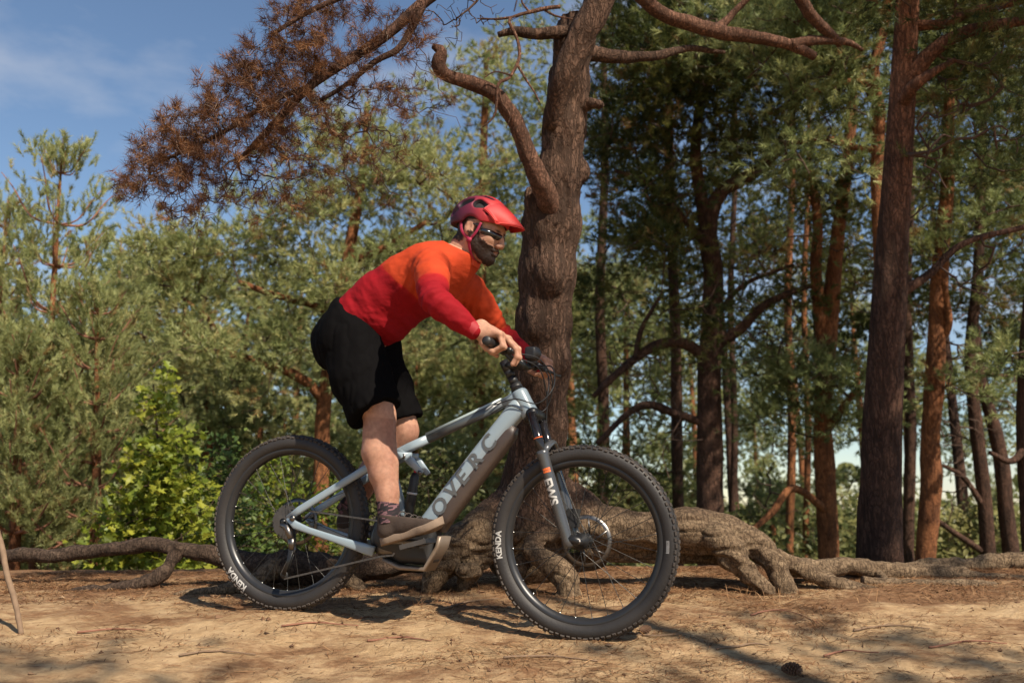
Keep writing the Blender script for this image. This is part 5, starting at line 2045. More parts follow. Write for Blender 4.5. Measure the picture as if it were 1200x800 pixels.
# roots running off along the ground
for k, rp in enumerate((
        [(560, 640, 4.62, 22), (500, 652, 4.62, 19), (430, 664, 4.64, 20), (370, 668, 4.66, 24), (320, 664, 4.68, 22), (280, 655, 4.70, 16), (240, 645, 4.72, 11.5), (205, 641, 4.74, 12), (160, 640, 4.78, 9.5), (110, 645, 4.82, 9.5), (60, 651, 4.86, 10), (10, 654, 4.9, 10), (-60, 660, 4.95, 9)],
        [(215, 640, 4.73, 13), (203, 655, 4.70, 10), (190, 672, 4.66, 10), (160, 684, 4.62, 9), (110, 692, 4.56, 8), (60, 698, 4.52, 6), (20, 706, 4.48, 4)],
        [(330, 660, 4.66, 24), (300, 680, 4.56, 20), (270, 690, 4.50, 14), (235, 694, 4.46, 9), (200, 700, 4.42, 6)],
        [(400, 668, 4.62, 22), (420, 690, 4.52, 12), (430, 706, 4.46, 7)],
        [(920, 664, 4.52, 12), (980, 665, 4.66, 11), (1040, 668, 4.76, 10), (1100, 672, 4.76, 10), (1150, 678, 4.72, 10), (1215, 686, 4.66, 10)],
        [(1010, 682, 4.50, 7), (1065, 684, 4.50, 8.5), (1120, 688, 4.48, 9), (1170, 692, 4.46, 8), (1220, 698, 4.44, 7)],
        [(1060, 668, 5.2, 7), (1100, 663, 5.2, 11), (1150, 662, 5.2, 11), (1215, 660, 5.2, 12)],
        [(960, 660, 4.9, 5), (1000, 668, 4.8, 7), (1030, 674, 4.7, 6), (1045, 692, 4.55, 5), (1052, 706, 4.48, 3)],
        [(925, 700, 4.36, 8), (960, 706, 4.32, 7), (995, 712, 4.28, 4), (1020, 718, 4.25, 2)],
        [(942, 706, 4.30, 4), (950, 722, 4.22, 3.5), (958, 736, 4.14, 3), (962, 752, 4.06, 1.5)])):
    fac = (.80, .80, .55, .6)[k] if k < 4 else 1.0
    tapered('root', [(a, b, d, r * fac) for a, b, d, r in rp], M_BARK if k not in (0, 1) else M_ROOTDARK, pine, 90, 18, 0.30, 40 + k, 0.018, root=1.0)
# ---------------------------------------------------------------- the wood beyond the rise
def stem_tube(pts_r, seed, seg=14, rough=0.08, sub=None):
    q = catmull(np.asarray(pts_r, float), sub or 40)
    v, f = tube(q[:, :3], np.maximum(q[:, 3], .002), seg)
    n_ = len(q) * seg
    ctr = np.repeat(q[:, :3], seg, 0)
    d = v[:n_] - ctr
    v[:n_] = ctr + d * (1 + rough * fbm(v[:n_] * np.array([11, 11, 4]), 3, seed) + rough * fbm(v[:n_] * np.array([30, 30, 8]), 2, seed + 3))[:, None]
    return v, f


def photo_pine(label, stems, limbs, crown, bark, needles, seed, per=10, n=24, nl=.085, nw=.0095, tmean=.5, tsd=.2, brown=.03, dead=0, dead_blobs=(), group=None, jitter=.13,
               tip=.005, name='pine_tree', seg=14, limb_mat=None, slim=.84):
    """a pine whose stems and limbs were read off the photograph at their distance"""
    first = stems[0][0]
    b = P(first[0], first[1], first[2])
    gz = float(ground_z(b[0], b[1]))
    t = empty(name, loc=(float(b[0]), float(b[1]), gz))
    tag(t, label, 'tree', group)
    sk = Skeleton()
    pcs = []
    for si, st in enumerate(stems):
        q = [[*P(a, c, d), px_size(r * slim, d)] for a, c, d, r in st]
        if si == 0:
            q0 = q[0].copy()
            if q0[2] > gz:
                q = [[q0[0], q0[1], gz - .25, q0[3] * 1.12], [q0[0], q0[1], (gz + q0[2]) / 2, q0[3] * 1.04]] + q
        pcs.append(stem_tube(q, seed + si, seg))
        q = np.array(q)
        sk.add_path(q[:, :3], q[:, 3] * .8, 30)
    v, f = join(*pcs)
    part('trunk', v, f, bark, t, world=True)
    nfix = len(sk.chains)
    for li, lb in enumerate(limbs):
        q = np.array([[*P(a, c, d), px_size(r, d)] for a, c, d, r in lb])
        v, f = stem_tube(q, seed + 30 + li, 9, .12, 24)
        part('branch', v, f, limb_mat or bark, t, world=True)
        sk.add_path(q[:, :3], q[:, 3] * .8, 16)
    g = np.random.default_rng(seed)
    tg = []
    for cx, cy, dep, rx, ry, rz, k in crown:
        k = int(k * (1.4 if needles is M_NEEDLESHADE else 1.25))
        for _ in range(max(k // 7, 2)):                                   # separate sprays with gaps between them
            o = g.normal(size=3)
            o = o / np.linalg.norm(o) * g.uniform(.2, 1) ** .5
            c_ = P(cx + rx * o[0], cy + ry * o[1], dep + rz * o[2])
            sz = g.uniform(.7, 1.3) * .024 * dep
            for _ in range(7):
                tg.append(c_ + g.normal(0, 1, 3) * np.array([sz, sz, sz * .5]))
    sk.chains = [c for c in sk.chains]
    nf = len(sk.chains)
    if tg:
        ends = sk.grow(tg, seed, sag=.05, step=.22)
        V, Fc, T = foliage(ends, np.array(sk.pos), per, seed + 5, jitter, n=n, nl=nl, nw=nw, tmean=tmean, tsd=tsd, brown=brown)
        part('crown', V, Fc, needles, t, smooth=False, attrs={'tint': T}, world=True)['kind'] = 'stuff'
    bare = []
    for cx, cy, dep, rx, ry, rz, k in dead_blobs:
        for _ in range(k):
            o = g.normal(size=3) * .5
            bare.append(P(cx + rx * o[0], cy + ry * o[1], dep + rz * o[2]))
    if bare:
        sk.grow(bare, seed + 1, sag=.0, step=.14, wig=.14)
    sk.chains = sk.chains[nf:]
    if sk.chains:
        v, f = sk.mesh(tip, .42, 5, 8)
        part('twigs', v, f, M_TWIG, t, world=True)['kind'] = 'stuff'
    return t


# ---- pines on the shaded side
photo_pine('tall thick-trunked pine with a bare dark lower trunk at the edge of the sand',
           [[(1032, 672, 6.5, 33), (1031, 640, 6.5, 31), (1031, 600, 6.5, 29), (1036, 450, 6.5, 25), (1045, 300, 6.5, 22), (1055, 150, 6.5, 18), (1064, 0, 6.5, 15.5), (1072, -150, 6.5, 14), (1078, -400, 6.6, 11), (1080, -700, 6.8, 6)]],
           [[(1062, 100, 6.5, 12), (1085, 68, 6.4, 10), (1110, 48, 6.35, 8), (1145, 34, 6.3, 7), (1210, 22, 6.2, 6), (1300, 0, 6.1, 4)],
            [(1070, 30, 6.5, 7), (1105, 28, 6.4, 6), (1140, 14, 6.4, 6), (1200, 0, 6.3, 5), (1280, -20, 6.3, 3)],
            [(1052, 345, 6.5, 7), (1088, 322, 6.5, 5), (1130, 285, 6.5, 4), (1205, 265, 6.5, 3)],
            [(1058, 120, 6.45, 9), (1072, 100, 6.3, 7), (1095, 84, 6.25, 5), (1120, 70, 6.2, 3)]],
           [(1120, -20, 6.4, 70, 40, .8, 40), (1170, 60, 6.3, 40, 60, .6, 26), (1020, -60, 6.5, 90, 50, .8, 45), (1180, 160, 6.4, 30, 40, .5, 12), (1080, -300, 6.7, 200, 150, 1.3, 90)],
           M_BARKTALL, M_NEEDLESHADE, 101, per=11, n=24, nl=.075, nw=.006, tmean=.4, dead_blobs=[(1120, 130, 6.4, 40, 40, .4, 30), (1085, 200, 6.4, 25, 60, .3, 20), (1130, 310, 6.5, 50, 40, .4, 20)], seg=20)
photo_pine('pine with an orange upper trunk rising behind the thick dark one',
           [[(1050, 668, 9, 10), (1045, 500, 9, 10), (1032, 300, 9, 9), (1028, 200, 9, 9), (1030, 130, 9, 8.5), (1023, 85, 9, 7.5), (1036, 30, 9, 7), (1046, -60, 9, 6), (1050, -250, 9, 3)]],
           [[(1024, 118, 9, 5), (1014, 97, 9, 5), (995, 96, 9, 4), (970, 104, 9, 3.5), (948, 107, 9, 2)], [(1028, 176, 9, 4), (1000, 172, 9, 4), (965, 163, 9, 4), (922, 168, 9, 3)]],
           [(1000, 20, 9, 55, 50, 1, 70), (955, 60, 9, 50, 45, .9, 56), (880, 20, 9.3, 60, 40, .9, 50), (1060, -60, 9, 90, 60, 1.2, 50), (990, 130, 9, 30, 25, .6, 14), (940, 180, 9, 45, 22, .7, 18)],
           M_BARKRED, M_NEEDLE, 111, tmean=.35)
photo_pine('dark crooked pine with low sweeping limbs, past the great root',
           [[(832, 600, 11, 19), (832, 520, 11, 18), (831, 450, 11, 16.5), (834, 380, 11, 15), (836, 320, 11, 14), (829, 265, 11, 13), (845, 225, 11, 10), (880, 205, 11, 8.5), (908, 180, 11, 7), (930, 120, 11, 6), (935, 20, 11, 4)],
            [(830, 300, 11, 9), (823, 240, 11, 9), (815, 180, 11, 8), (822, 90, 11, 6), (815, -20, 11, 4)]],
           [[(826, 418, 11, 7), (800, 402, 10.9, 6.5), (768, 405, 10.8, 6), (738, 425, 10.7, 5), (715, 445, 10.6, 4.5), (695, 465, 10.6, 3)],
            [(824, 495, 11, 5), (790, 484, 10.9, 5), (760, 474, 10.8, 5), (735, 485, 10.7, 4), (700, 520, 10.6, 3)],
            [(840, 405, 11, 6), (868, 385, 10.9, 6), (890, 362, 10.8, 5), (920, 345, 10.7, 4), (950, 335, 10.7, 2.5)],
            [(838, 300, 11, 5), (800, 255, 10.9, 4), (760, 215, 10.8, 3), (720, 200, 10.8, 2)],
            [(745, 420, 10.7, 4), (752, 385, 10.7, 3), (775, 345, 10.7, 2)],
            [(834, 380, 11, 4), (870, 335, 11, 3), (930, 310, 11, 2)]],
           [(760, 110, 11, 65, 60, 1.3, 70), (830, 95, 11, 75, 55, 1.3, 70), (900, 130, 11, 75, 55, 1.3, 64), (740, 195, 11, 55, 45, 1, 48), (850, 180, 11, 55, 28, .8, 20), (930, 225, 11, 45, 30, .8, 18),
            (775, 285, 11, 45, 35, .8, 20), (800, 392, 10.8, 38, 16, .5, 14), (760, 50, 11, 70, 50, 1.3, 60), (880, 40, 11, 80, 45, 1.3, 60), (720, 280, 11, 35, 50, .8, 18), (790, -40, 11, 100, 60, 1.3, 50), (915, 340, 10.8, 25, 18, .4, 8)],
           M_BARKDARK, M_NEEDLESHADE, 121, per=12, tmean=.42, brown=.06, dead_blobs=[(740, 420, 10.8, 60, 40, .6, 60), (880, 300, 10.9, 50, 40, .6, 50), (760, 500, 10.8, 60, 40, .6, 40), (900, 380, 10.9, 40, 40, .5, 30)])
photo_pine('slim dark pine close behind the crooked one',
           [[(795, 600, 13, 8), (793, 500, 13, 8), (792, 400, 13, 7.5), (788, 300, 13, 7), (784, 150, 13, 6), (786, 0, 13, 4)]], [],
           [(770, 240, 13, 50, 60, 1.2, 40), (800, 340, 13, 40, 30, .9, 18), (690, 360, 13, 30, 50, .9, 22), (720, 160, 13, 50, 70, 1.2, 40), (700, 560, 13, 60, 40, 1.2, 30)],
           M_BARKDARK, M_NEEDLESHADE, 131, tmean=.5, dead_blobs=[(770, 450, 13, 60, 60, .8, 40)])
photo_pine('orange-barked pine with a pale forked trunk and a dark low bough',
           [[(972, 672, 11, 15), (969, 600, 11, 14.5), (966, 540, 11, 14), (964, 490, 11, 12), (968, 430, 11, 12), (972, 380, 11, 12), (976, 330, 11, 11), (984, 260, 11, 9), (995, 170, 11, 8), (1000, 60, 11, 6), (1000, -60, 11, 3)],
            [(966, 420, 11, 9), (962, 370, 11, 9), (956, 320, 11, 8), (958, 260, 11, 7), (950, 200, 11, 5)]],
           [[(966, 510, 11, 5), (985, 480, 10.9, 4.5), (1005, 455, 10.8, 3)], [(972, 600, 10.95, 5), (930, 572, 10.8, 4.5), (905, 600, 10.7, 4), (880, 622, 10.6, 3)]],
           [(970, 440, 10.8, 42, 26, .6, 34), (945, 478, 10.8, 48, 20, .6, 26), (990, 480, 10.8, 30, 20, .5, 12), (1000, 180, 11, 45, 40, .9, 24), (940, 60, 11, 60, 40, 1.1, 30), (935, 290, 11, 35, 20, .6, 10), (905, 430, 11, 26, 16, .5, 8)],
           M_BARKRED, M_NEEDLE, 141, tmean=.35, dead_blobs=[(1000, 320, 11, 30, 60, .6, 30), (920, 420, 11, 40, 60, .7, 40), (900, 560, 11, 40, 40, .7, 25)])
photo_pine('orange-trunked pine leaning just past the thick dark trunk',
           [[(1083, 672, 10, 14), (1087, 620, 10, 14), (1092, 560, 10, 14.5), (1090, 520, 10, 13), (1095, 450, 10, 13), (1099, 370, 10, 12.5), (1103, 300, 10, 11), (1110, 220, 10, 9), (1112, 120, 10, 7), (1116, 0, 10, 5)]],
           [[(1098, 400, 10, 5), (1112, 380, 9.9, 4), (1106, 330, 9.8, 3)]],
           [(1110, 120, 10, 55, 55, 1, 40), (1125, 205, 10, 60, 45, 1, 34), (1090, 290, 10, 35, 35, .7, 16), (1150, 40, 10, 60, 50, 1.1, 34), (1120, 460, 10.2, 25, 20, .5, 8)],
           M_BARKRED, M_NEEDLE, 151, tmean=.35, brown=.06, dead_blobs=[(1120, 430, 10, 30, 60, .5, 26)])
photo_pine('forked pine whose two slender stems cross in a V, by the bright thicket',
           [[(1160, 672, 12, 10), (1156, 620, 12, 10), (1152, 570, 12, 9.5), (1145, 510, 12, 9), (1139, 450, 12, 8.5), (1138, 400, 12, 8), (1146, 320, 12, 7), (1150, 200, 12, 6), (1155, 60, 12, 4)],
            [(1190, 690, 12, 12), (1184, 640, 12, 11), (1178, 590, 12, 10), (1174, 545, 12, 10), (1166, 505, 12, 9), (1154, 460, 12, 8), (1145, 420, 12, 8), (1142, 380, 12, 7)]],
           [[(1148, 430, 12, 4), (1170, 440, 11.9, 3), (1200, 435, 11.9, 2)], [(1156, 600, 12, 4), (1130, 560, 11.9, 3), (1105, 545, 11.9, 2)], [(1150, 645, 12, 4), (1120, 625, 11.8, 3.5), (1085, 600, 11.6, 3)]],
           [(1165, 250, 12, 45, 55, 1, 34), (1160, 150, 12, 60, 50, 1.1, 34), (1180, 340, 12, 32, 34, .8, 16), (1125, 350, 12, 25, 22, .5, 8)],
           M_BARKDARK, M_NEEDLESHADE, 161, tmean=.45, brown=.08, dead_blobs=[(1130, 520, 12, 45, 60, .7, 60), (1180, 450, 12, 30, 60, .6, 30), (1110, 580, 12, 30, 30, .5, 20)])
photo_pine('dark pine with a leaning trunk at the far end of the long roots',
           [[(1215, 680, 9, 14), (1208, 600, 9, 14), (1203, 500, 9, 13), (1206, 400, 9, 12), (1216, 280, 9, 10), (1225, 120, 9, 8), (1230, -60, 9, 5)]],
           [[(1205, 520, 9, 5), (1185, 540, 8.9, 4), (1160, 530, 8.8, 2.5)]],
           [(1200, 120, 9, 45, 70, .9, 36), (1195, 420, 9, 22, 30, .5, 10), (1205, 260, 9, 35, 50, .7, 20), (1180, 20, 9, 60, 50, 1, 34)],
           M_BARKDARK, M_NEEDLE, 171, tmean=.35)
for k, (x, w, d, lab) in enumerate(((925, 6, 15, 'thin orange pine stem between the crooked pine and the forked one'), (944, 4.5, 17, 'very thin reddish pine stem among the dark boughs'),
                                    (858, 5, 16, 'thin mossy pine stem beside the crooked dark pine'), (1064, 8, 13, 'plain brown pine stem half hidden by the thick dark trunk'), (705, 8, 15, 'shaded pine with a straight stem beside the old gnarled trunk'))):
    photo_pine(lab, [[(x, 640, d, w), (x + 3, 500, d, w * .95), (x - 2, 350, d, w * .85), (x + 4, 180, d, w * .7), (x, -20, d, w * .4)]], [],
               [(x, 60, d, 60, 70, 1.4, 34), (x + 10, 180, d, 45, 30, 1, 12)] + ([(x, 330, d, 40, 60, 1, 26), (x + 5, 470, d, 36, 40, .9, 14)] if x == 705 else []),
               M_BARKRED if x in (925, 944) else M_BARKDARK, M_NEEDLE, 181 + k, tmean=.4, per=9, dead_blobs=[(x, 420, d, 50, 120, .8, 30)])

# ---- sunlit pines on the open side
photo_pine('broad sunlit pine with an orange trunk behind the rear wheel',
           [[(376, 640, 12, 11), (376, 590, 12, 11), (377, 530, 12, 11), (379, 480, 12, 10.5), (384, 440, 12, 10), (395, 370, 12, 9), (410, 290, 12, 8), (425, 200, 12, 6), (430, 120, 12, 3)]],
           [[(380, 470, 12, 6), (360, 448, 11.9, 6), (330, 432, 11.8, 5.5), (295, 422, 11.7, 5), (265, 412, 11.6, 4.5), (240, 398, 11.5, 4), (212, 385, 11.4, 3)],
            [(396, 370, 12, 5), (360, 355, 11.8, 4.5), (320, 345, 11.6, 4), (280, 330, 11.4, 3)], [(405, 310, 12, 5), (450, 290, 11.8, 4), (500, 260, 11.6, 3)], [(260, 410, 11.6, 3.5), (245, 375, 11.5, 3), (215, 350, 11.4, 2)]],
           [(330, 250, 12, 60, 45, 1, 40), (430, 215, 12, 65, 55, 1, 40), (255, 315, 11.6, 65, 40, .9, 40), (190, 330, 11.4, 50, 38, .8, 30), (350, 330, 11.6, 70, 42, .9, 36), (450, 320, 11.8, 55, 50, .9, 30),
            (225, 395, 11.4, 60, 32, .8, 30), (300, 425, 11.6, 65, 30, .8, 28), (420, 400, 11.8, 50, 40, .8, 20), (510, 290, 11.8, 45, 60, .9, 30), (500, 190, 12, 45, 50, .9, 28), (395, 165, 12, 55, 40, .9, 26)],
           M_BARKRED, M_NEEDLE, 201, per=14, n=24, nw=.0105, tmean=.66, tsd=.16, brown=.03)
photo_pine('pale green pine seen between the dead bough and the old trunk',
           [[(560, 620, 16, 9), (562, 400, 16, 8), (566, 200, 16, 6), (570, 60, 16, 3)]], [],
           [(575, 110, 16, 45, 45, 1.2, 34), (610, 150, 16, 40, 60, 1.2, 34), (545, 200, 16, 55, 45, 1.3, 40), (590, 260, 16, 50, 60, 1.3, 40), (540, 330, 16, 60, 55, 1.3, 44), (580, 420, 16, 50, 50, 1.2, 36), (530, 470, 16, 60, 50, 1.2, 40), (620, 60, 16, 30, 30, .9, 16), (480, 400, 16, 60, 60, 1.3, 40)],
           M_BARKRED, M_NEEDLE, 211, per=12, nl=.10, nw=.013, tmean=.66, tsd=.16)


def young_pine(label, base_px, dep, top_px, seed, spread=1.0, needles=None, group=None):
    """whorled young pine: straight leader, rings of upswept branches"""
    b = P(base_px[0], base_px[1], dep)
    tpt = P(top_px[0], top_px[1], dep)
    gz = float(ground_z(b[0], b[1]))
    t = empty('young_pine', loc=(float(b[0]), float(b[1]), gz))
    tag(t, label, 'tree', group)
    g = np.random.default_rng(seed)
    base = np.array([b[0], b[1], gz - .1])
    H = tpt[2] - base[2]
    stem = [[*(base + (tpt - base) * u + np.array([.02 * math.sin(5 * u), 0, 0])), .055 * (1 - u) ** .9 + .007] for u in np.linspace(0, 1, 9)]
    v, f = stem_tube(stem, seed, 10, .06, 40)
    part('trunk', v, f, M_BARKRED, t, world=True)
    sk = Skeleton()
    q = np.array(stem)
    sk.add_path(q[:, :3], q[:, 3], 40)
    nf = 1
    pos, dr, ti = [], [], []
    u = .18
    while u < .97:
        c = base + (tpt - base) * u
        L = spread * (0.16 + 1.15 * (1 - u) ** .75) * g.uniform(.8, 1.1)
        n = int(g.integers(5, 8))
        a0 = g.uniform(0, 6.3)
        for k in range(n):
            a = a0 + k * 2 * math.pi / n + g.normal(0, .2)
            l = L * g.uniform(.6, 1.15)
            up = .35 + .5 * u
            pts = [c, c + np.array([math.cos(a), math.sin(a), .25]) * l * .45, c + np.array([math.cos(a) * l * .78, math.sin(a) * l * .78, l * up * .8]), c + np.array([math.cos(a) * l, math.sin(a) * l, l * (up + .12)])]
            qq = catmull(np.column_stack([pts, [.016 * l + .005, .011 * l + .004, .006, .003]]), 12)
            sk.add_path(qq[:, :3], qq[:, 3], 10)
            for s in np.linspace(.45, 1, int(5 + 5 * l)):
                i = int(s * 11)
                dvec = unit(qq[min(i + 1, 11), :3] - qq[max(i - 1, 0), :3])
                m = 3 if s < 1 else 2
                for _ in range(m):
                    o = g.normal(0, .05 + .05 * l, 3)
                    pos.append(qq[i, :3] + o)
                    dr.append(unit(dvec + g.normal(0, .5, 3) + [0, 0, .55]))
                    ti.append(np.clip(g.normal(.66, .14), 0, .9) if g.uniform() > .03 else 1)
        u += g.uniform(.075, .11)
    for s in np.linspace(.82, 1.0, 9):
        pos.append(base + (tpt - base) * s)
        dr.append(np.array([g.normal(0, .3), g.normal(0, .3), 1.0]))
        ti.append(.6)
    V, Fc, T = shoots_mesh(pos, dr, np.full(len(pos), .13), 52, .060, .0065, ti, .62, seed)
    part('crown', V, Fc, needles or M_NEEDLE, t, smooth=False, attrs={'tint': T}, world=True)['kind'] = 'stuff'
    sk.chains = sk.chains[1:]
    v, f = sk.mesh(.003, .4, 6, 6)
    part('branches', v, f, M_TWIGRED, t, world=True)['kind'] = 'stuff'
    return t


young_pine('slender young pine with a tall bare leader against the sky', (42, 650), 9.0, (76, 168), 301, 1.0)
young_pine('young pine half out of the picture beside the slender one', (-25, 660), 10, (12, 232), 302, .9)
young_pine('short young pine under the slender one', (110, 665), 8.6, (118, 335), 303, .8)
young_pine('bushy young pine at the near end of the aerial root', (15, 680), 8.2, (25, 400), 304, .75)


def generic_pine(seed, H, lo, R, targets, per, needles, bark, tmean, nl=.12, nw=.018):
    """meshes of one forest pine, shared by its copies"""
    g = np.random.default_rng(seed)
    stem = [[.12 * math.sin(3 * u + seed), .10 * math.cos(2.2 * u + seed), H * u - .3 * (u == 0), .15 * (1 - u) ** .8 + .012] for u in np.linspace(0, 1, 9)]
    v, f = stem_tube(stem, seed, 12, .08, 34)
    m_t = mesh_data('trunk', v, f, bark)
    sk = Skeleton()
    q = np.array(stem)
    sk.add_path(q[:, :3], q[:, 3] * .8, 40)
    tg = []
    for _ in range(targets // 8 + 1):
        u = g.uniform(0, 1)
        z = lo + (H - lo) * u
        prof = R * (math.sin(math.pi * min(u * .82 + .18, 1)) ** .7) * (0.75 + .45 * math.sin(u * 17 + seed) * .5)
        a = g.uniform(0, 6.283)
        r = prof * g.uniform(.3, 1.05) ** .5
        c_ = np.array([r * math.cos(a), r * math.sin(a), z + .15 * r])
        sz = g.uniform(.24, .46)
        for _ in range(8):
            tg.append(c_ + g.normal(0, 1, 3) * np.array([sz, sz, sz * .45]))
    ends = sk.grow(tg, seed, sag=.04, step=.3)
    V, Fc, T = foliage(ends, np.array(sk.pos), per, seed + 2, .17, n=24, nl=nl, nw=nw, tmean=tmean, tsd=.17, brown=.02)
    m_c = mesh_data('crown', V, Fc, needles, False, {'tint': T})
    sk.chains = sk.chains[1:]
    v, f = sk.mesh(.007, .42, 5, 8)
    m_b = mesh_data('twigs', v, f, M_TWIG)
    return m_t, m_c, m_b


ARCH = [generic_pine(401, 8.0, .8, 2.1, 250, 11, M_NEEDLE, M_BARKRED, .64), generic_pine(402, 9.5, 1.6, 2.3, 270, 11, M_NEEDLE, M_BARKRED, .6),
        generic_pine(403, 12.0, 5.5, 2.4, 250, 10, M_NEEDLESHADE, M_BARKDARK, .55), generic_pine(404, 6.0, .4, 1.7, 220, 11, M_NEEDLE, M_BARKRED, .68),
        generic_pine(405, 3.6, .1, 1.7, 200, 11, M_NEEDLE, M_BARKRED, .66), generic_pine(406, 11.0, 4.5, 2.2, 46, 10, M_NEEDLE, M_BARKRED, .5)]


def place_pine(k, x, y, s, rz, label, group=None):
    t = empty('pine_tree', loc=(x, y, float(ground_z(x, y))))
    t.rotation_euler = (0, 0, rz)
    t.scale = (s, s, s)
    tag(t, label, 'tree', group)
    for nm, me in zip(('trunk', 'crown', 'twigs'), ARCH[k]):
        o = link(nm, me, t)
        if nm != 'trunk': o['kind'] = 'stuff'
    return t


GL = 'sunlit pines standing close together beyond the rise'
g = np.random.default_rng(17)
ANCH = ((-200, 'behind the slender young pine'), (100, 'behind the maple sapling'), (260, 'beyond the rear wheel'), (400, "beyond the rider's hips"), (520, 'close to the old gnarled trunk'))
for px, dep, k, s in ((130, 15, 3, 1.0), (215, 17, 0, .85), (290, 20, 0, 1.0), (170, 22, 0, 1.0), (70, 19, 3, 1.05), (-10, 17, 3, 1.1), (20, 24, 0, .85), (110, 28, 0, 1.0), (350, 24, 1, 1.0), (250, 28, 1, 1.05),
                      (440, 21, 1, 1.0), (500, 25, 1, 1.1), (430, 30, 1, 1.25), (330, 33, 1, 1.2), (560, 22, 1, 1.0), (600, 29, 1, 1.3), (640, 20, 0, 1.0), (670, 26, 1, 1.2), (-60, 26, 0, 1.0), (-90, 14, 3, 1.0), (200, 36, 1, 1.1), (60, 38, 1, 1.0),
                      (300, 15, 3, .75), (480, 15, 3, .8), (20, 12, 4, .8), (90, 13, 4, .9), (240, 13, 4, .9), (330, 16, 4, 1.0), (430, 14, 4, .9), (520, 14, 4, .9), (600, 16, 4, 1.0), (400, 18, 4, 1.1), (560, 19, 4, 1.2), (160, 16, 4, 1.0)):
    x = (px - 600) / F_PX * dep
    where = [w for lim, w in ANCH if px >= lim][-1]
    row = 'front row' if dep < 16 else ('second row' if dep < 23 else 'back rows')
    kind = {0: 'bushy pine', 1: 'tall full-crowned pine', 3: 'round young pine', 4: 'low spreading pine'}[k]
    place_pine(k, x, dep, s * g.uniform(.92, 1.06), g.uniform(0, 6.28), 'sunlit %s %s, %s' % (kind, where, row), GL)
GR = 'pines deep in the open wood past the great root'
ANCR = ((-9, 'behind the crooked dark pine'), (900, 'behind the orange-barked forked pine'), (1040, 'behind the thick dark trunk'), (1130, 'behind the V-stemmed pine'))
for px, dep, k, s in ((735, 21, 1, .95), (810, 27, 1, 1.0), (935, 29, 1, 1.0), (1010, 22, 1, .9), (1065, 27, 1, .95), (1195, 24, 1, .85), (1240, 18, 2, .8), (1330, 14, 2, .9), (700, 33, 1, 1.3), (880, 36, 1, 1.1), (1150, 36, 1, .6),
                      (730, 18, 4, .8), (800, 22, 4, 1.0), (900, 20, 4, .9), (960, 26, 4, 1.0), (1030, 24, 4, .9), (1100, 27, 4, .8), (1180, 23, 4, .7), (850, 17, 2, .75), (960, 18, 2, .75), (1120, 17, 2, .8)):
    x = (px - 600) / F_PX * dep
    where = [w for lim, w in ANCR if px >= lim][-1]
    kind = {0: 'small bushy pine', 1: 'full-crowned pine', 2: 'tall high-crowned pine', 4: 'low spreading pine'}[k]
    how = 'shaded' if dep < 20 else ('distant' if dep < 30 else 'very distant')
    place_pine(k, x, dep, s * g.uniform(.92, 1.06), g.uniform(0, 6.28), '%s %s %s' % (how, kind, where), GR)
# pines on the sunny side, in front of and beside the rise: their crowns dapple the sand
for x, y, k, s, lab in ((6.1, 1.5, 2, .78, 'tall pine beside the sandy rise, shading the thick dark trunk'), (4.3, -1.3, 5, .82, 'thin-crowned pine at the foot of the rise, dappling the sand'),
                        (1.7, -3.3, 5, .8, 'thin-crowned pine standing well down the sandy slope')):
    place_pine(k, x, y, s, x * 1.7, lab)


# ---- leafy growth
M_LEAFBRIGHT = needle_material('leaf_bright_green', [(0.0, (0.060, 0.105, 0.018)), (0.5, (0.205, 0.255, 0.030)), (1.0, (0.42, 0.42, 0.055))], .45)
M_LEAFDARK = needle_material('leaf_mid_green', [(0.0, (0.030, 0.060, 0.018)), (0.5, (0.070, 0.120, 0.030)), (1.0, (0.14, 0.19, 0.045))], .4)
M_LEAFPALE = needle_material('leaf_olive', [(0.0, (0.060, 0.075, 0.028)), (0.5, (0.140, 0.150, 0.050)), (1.0, (0.25, 0.23, 0.085))], .4)


def leaves_mesh(pos, size, tint, seed, lobed=False):
    g = np.random.default_rng(seed)
    k = len(pos)
    nrm = g.normal(size=(k, 3)) * .55 + np.array([.25, -.35, .8])
    nrm /= np.linalg.norm(nrm, axis=1)[:, None]
    a = np.cross(nrm, g.normal(size=(k, 3)))
    a /= np.linalg.norm(a, axis=1)[:, None]
    b = np.cross(nrm, a)
    s = size * g.uniform(.6, 1.25, (k, 1))
    if lobed:
        pr = np.array([(0, -.5), (.42, -.28), (.22, -.05), (.55, .2), (.18, .22), (0, .62), (-.18, .22), (-.55, .2), (-.22, -.05), (-.42, -.28)])
    else:
        pr = np.array([(0, -.5), (.26, -.15), (.24, .18), (0, .55), (-.24, .18), (-.26, -.15)])
    m = len(pr)
    V = np.asarray(pos)[:, None] + (a[:, None] * pr[None, :, :1] + b[:, None] * pr[None, :, 1:]) * s[:, None]
    V = V + nrm[:, None] * (np.abs(pr[:, 0])[None, :, None] * s[:, None] * .35)
    tri = np.array([(0, i, i + 1) for i in range(1, m - 1)]) if not lobed else np.array([(0, 1, 2), (0, 2, 4), (2, 3, 4), (0, 4, 6), (4, 5, 6), (0, 6, 8), (6, 7, 8), (0, 8, 9)])
    Fc = (np.arange(k)[:, None, None] * m + tri[None]).reshape(-1, 3)
    return V.reshape(-1, 3), Fc, np.clip(np.repeat(np.asarray(tint), m) + np.repeat(g.normal(0, .08, k), m), 0, 1)


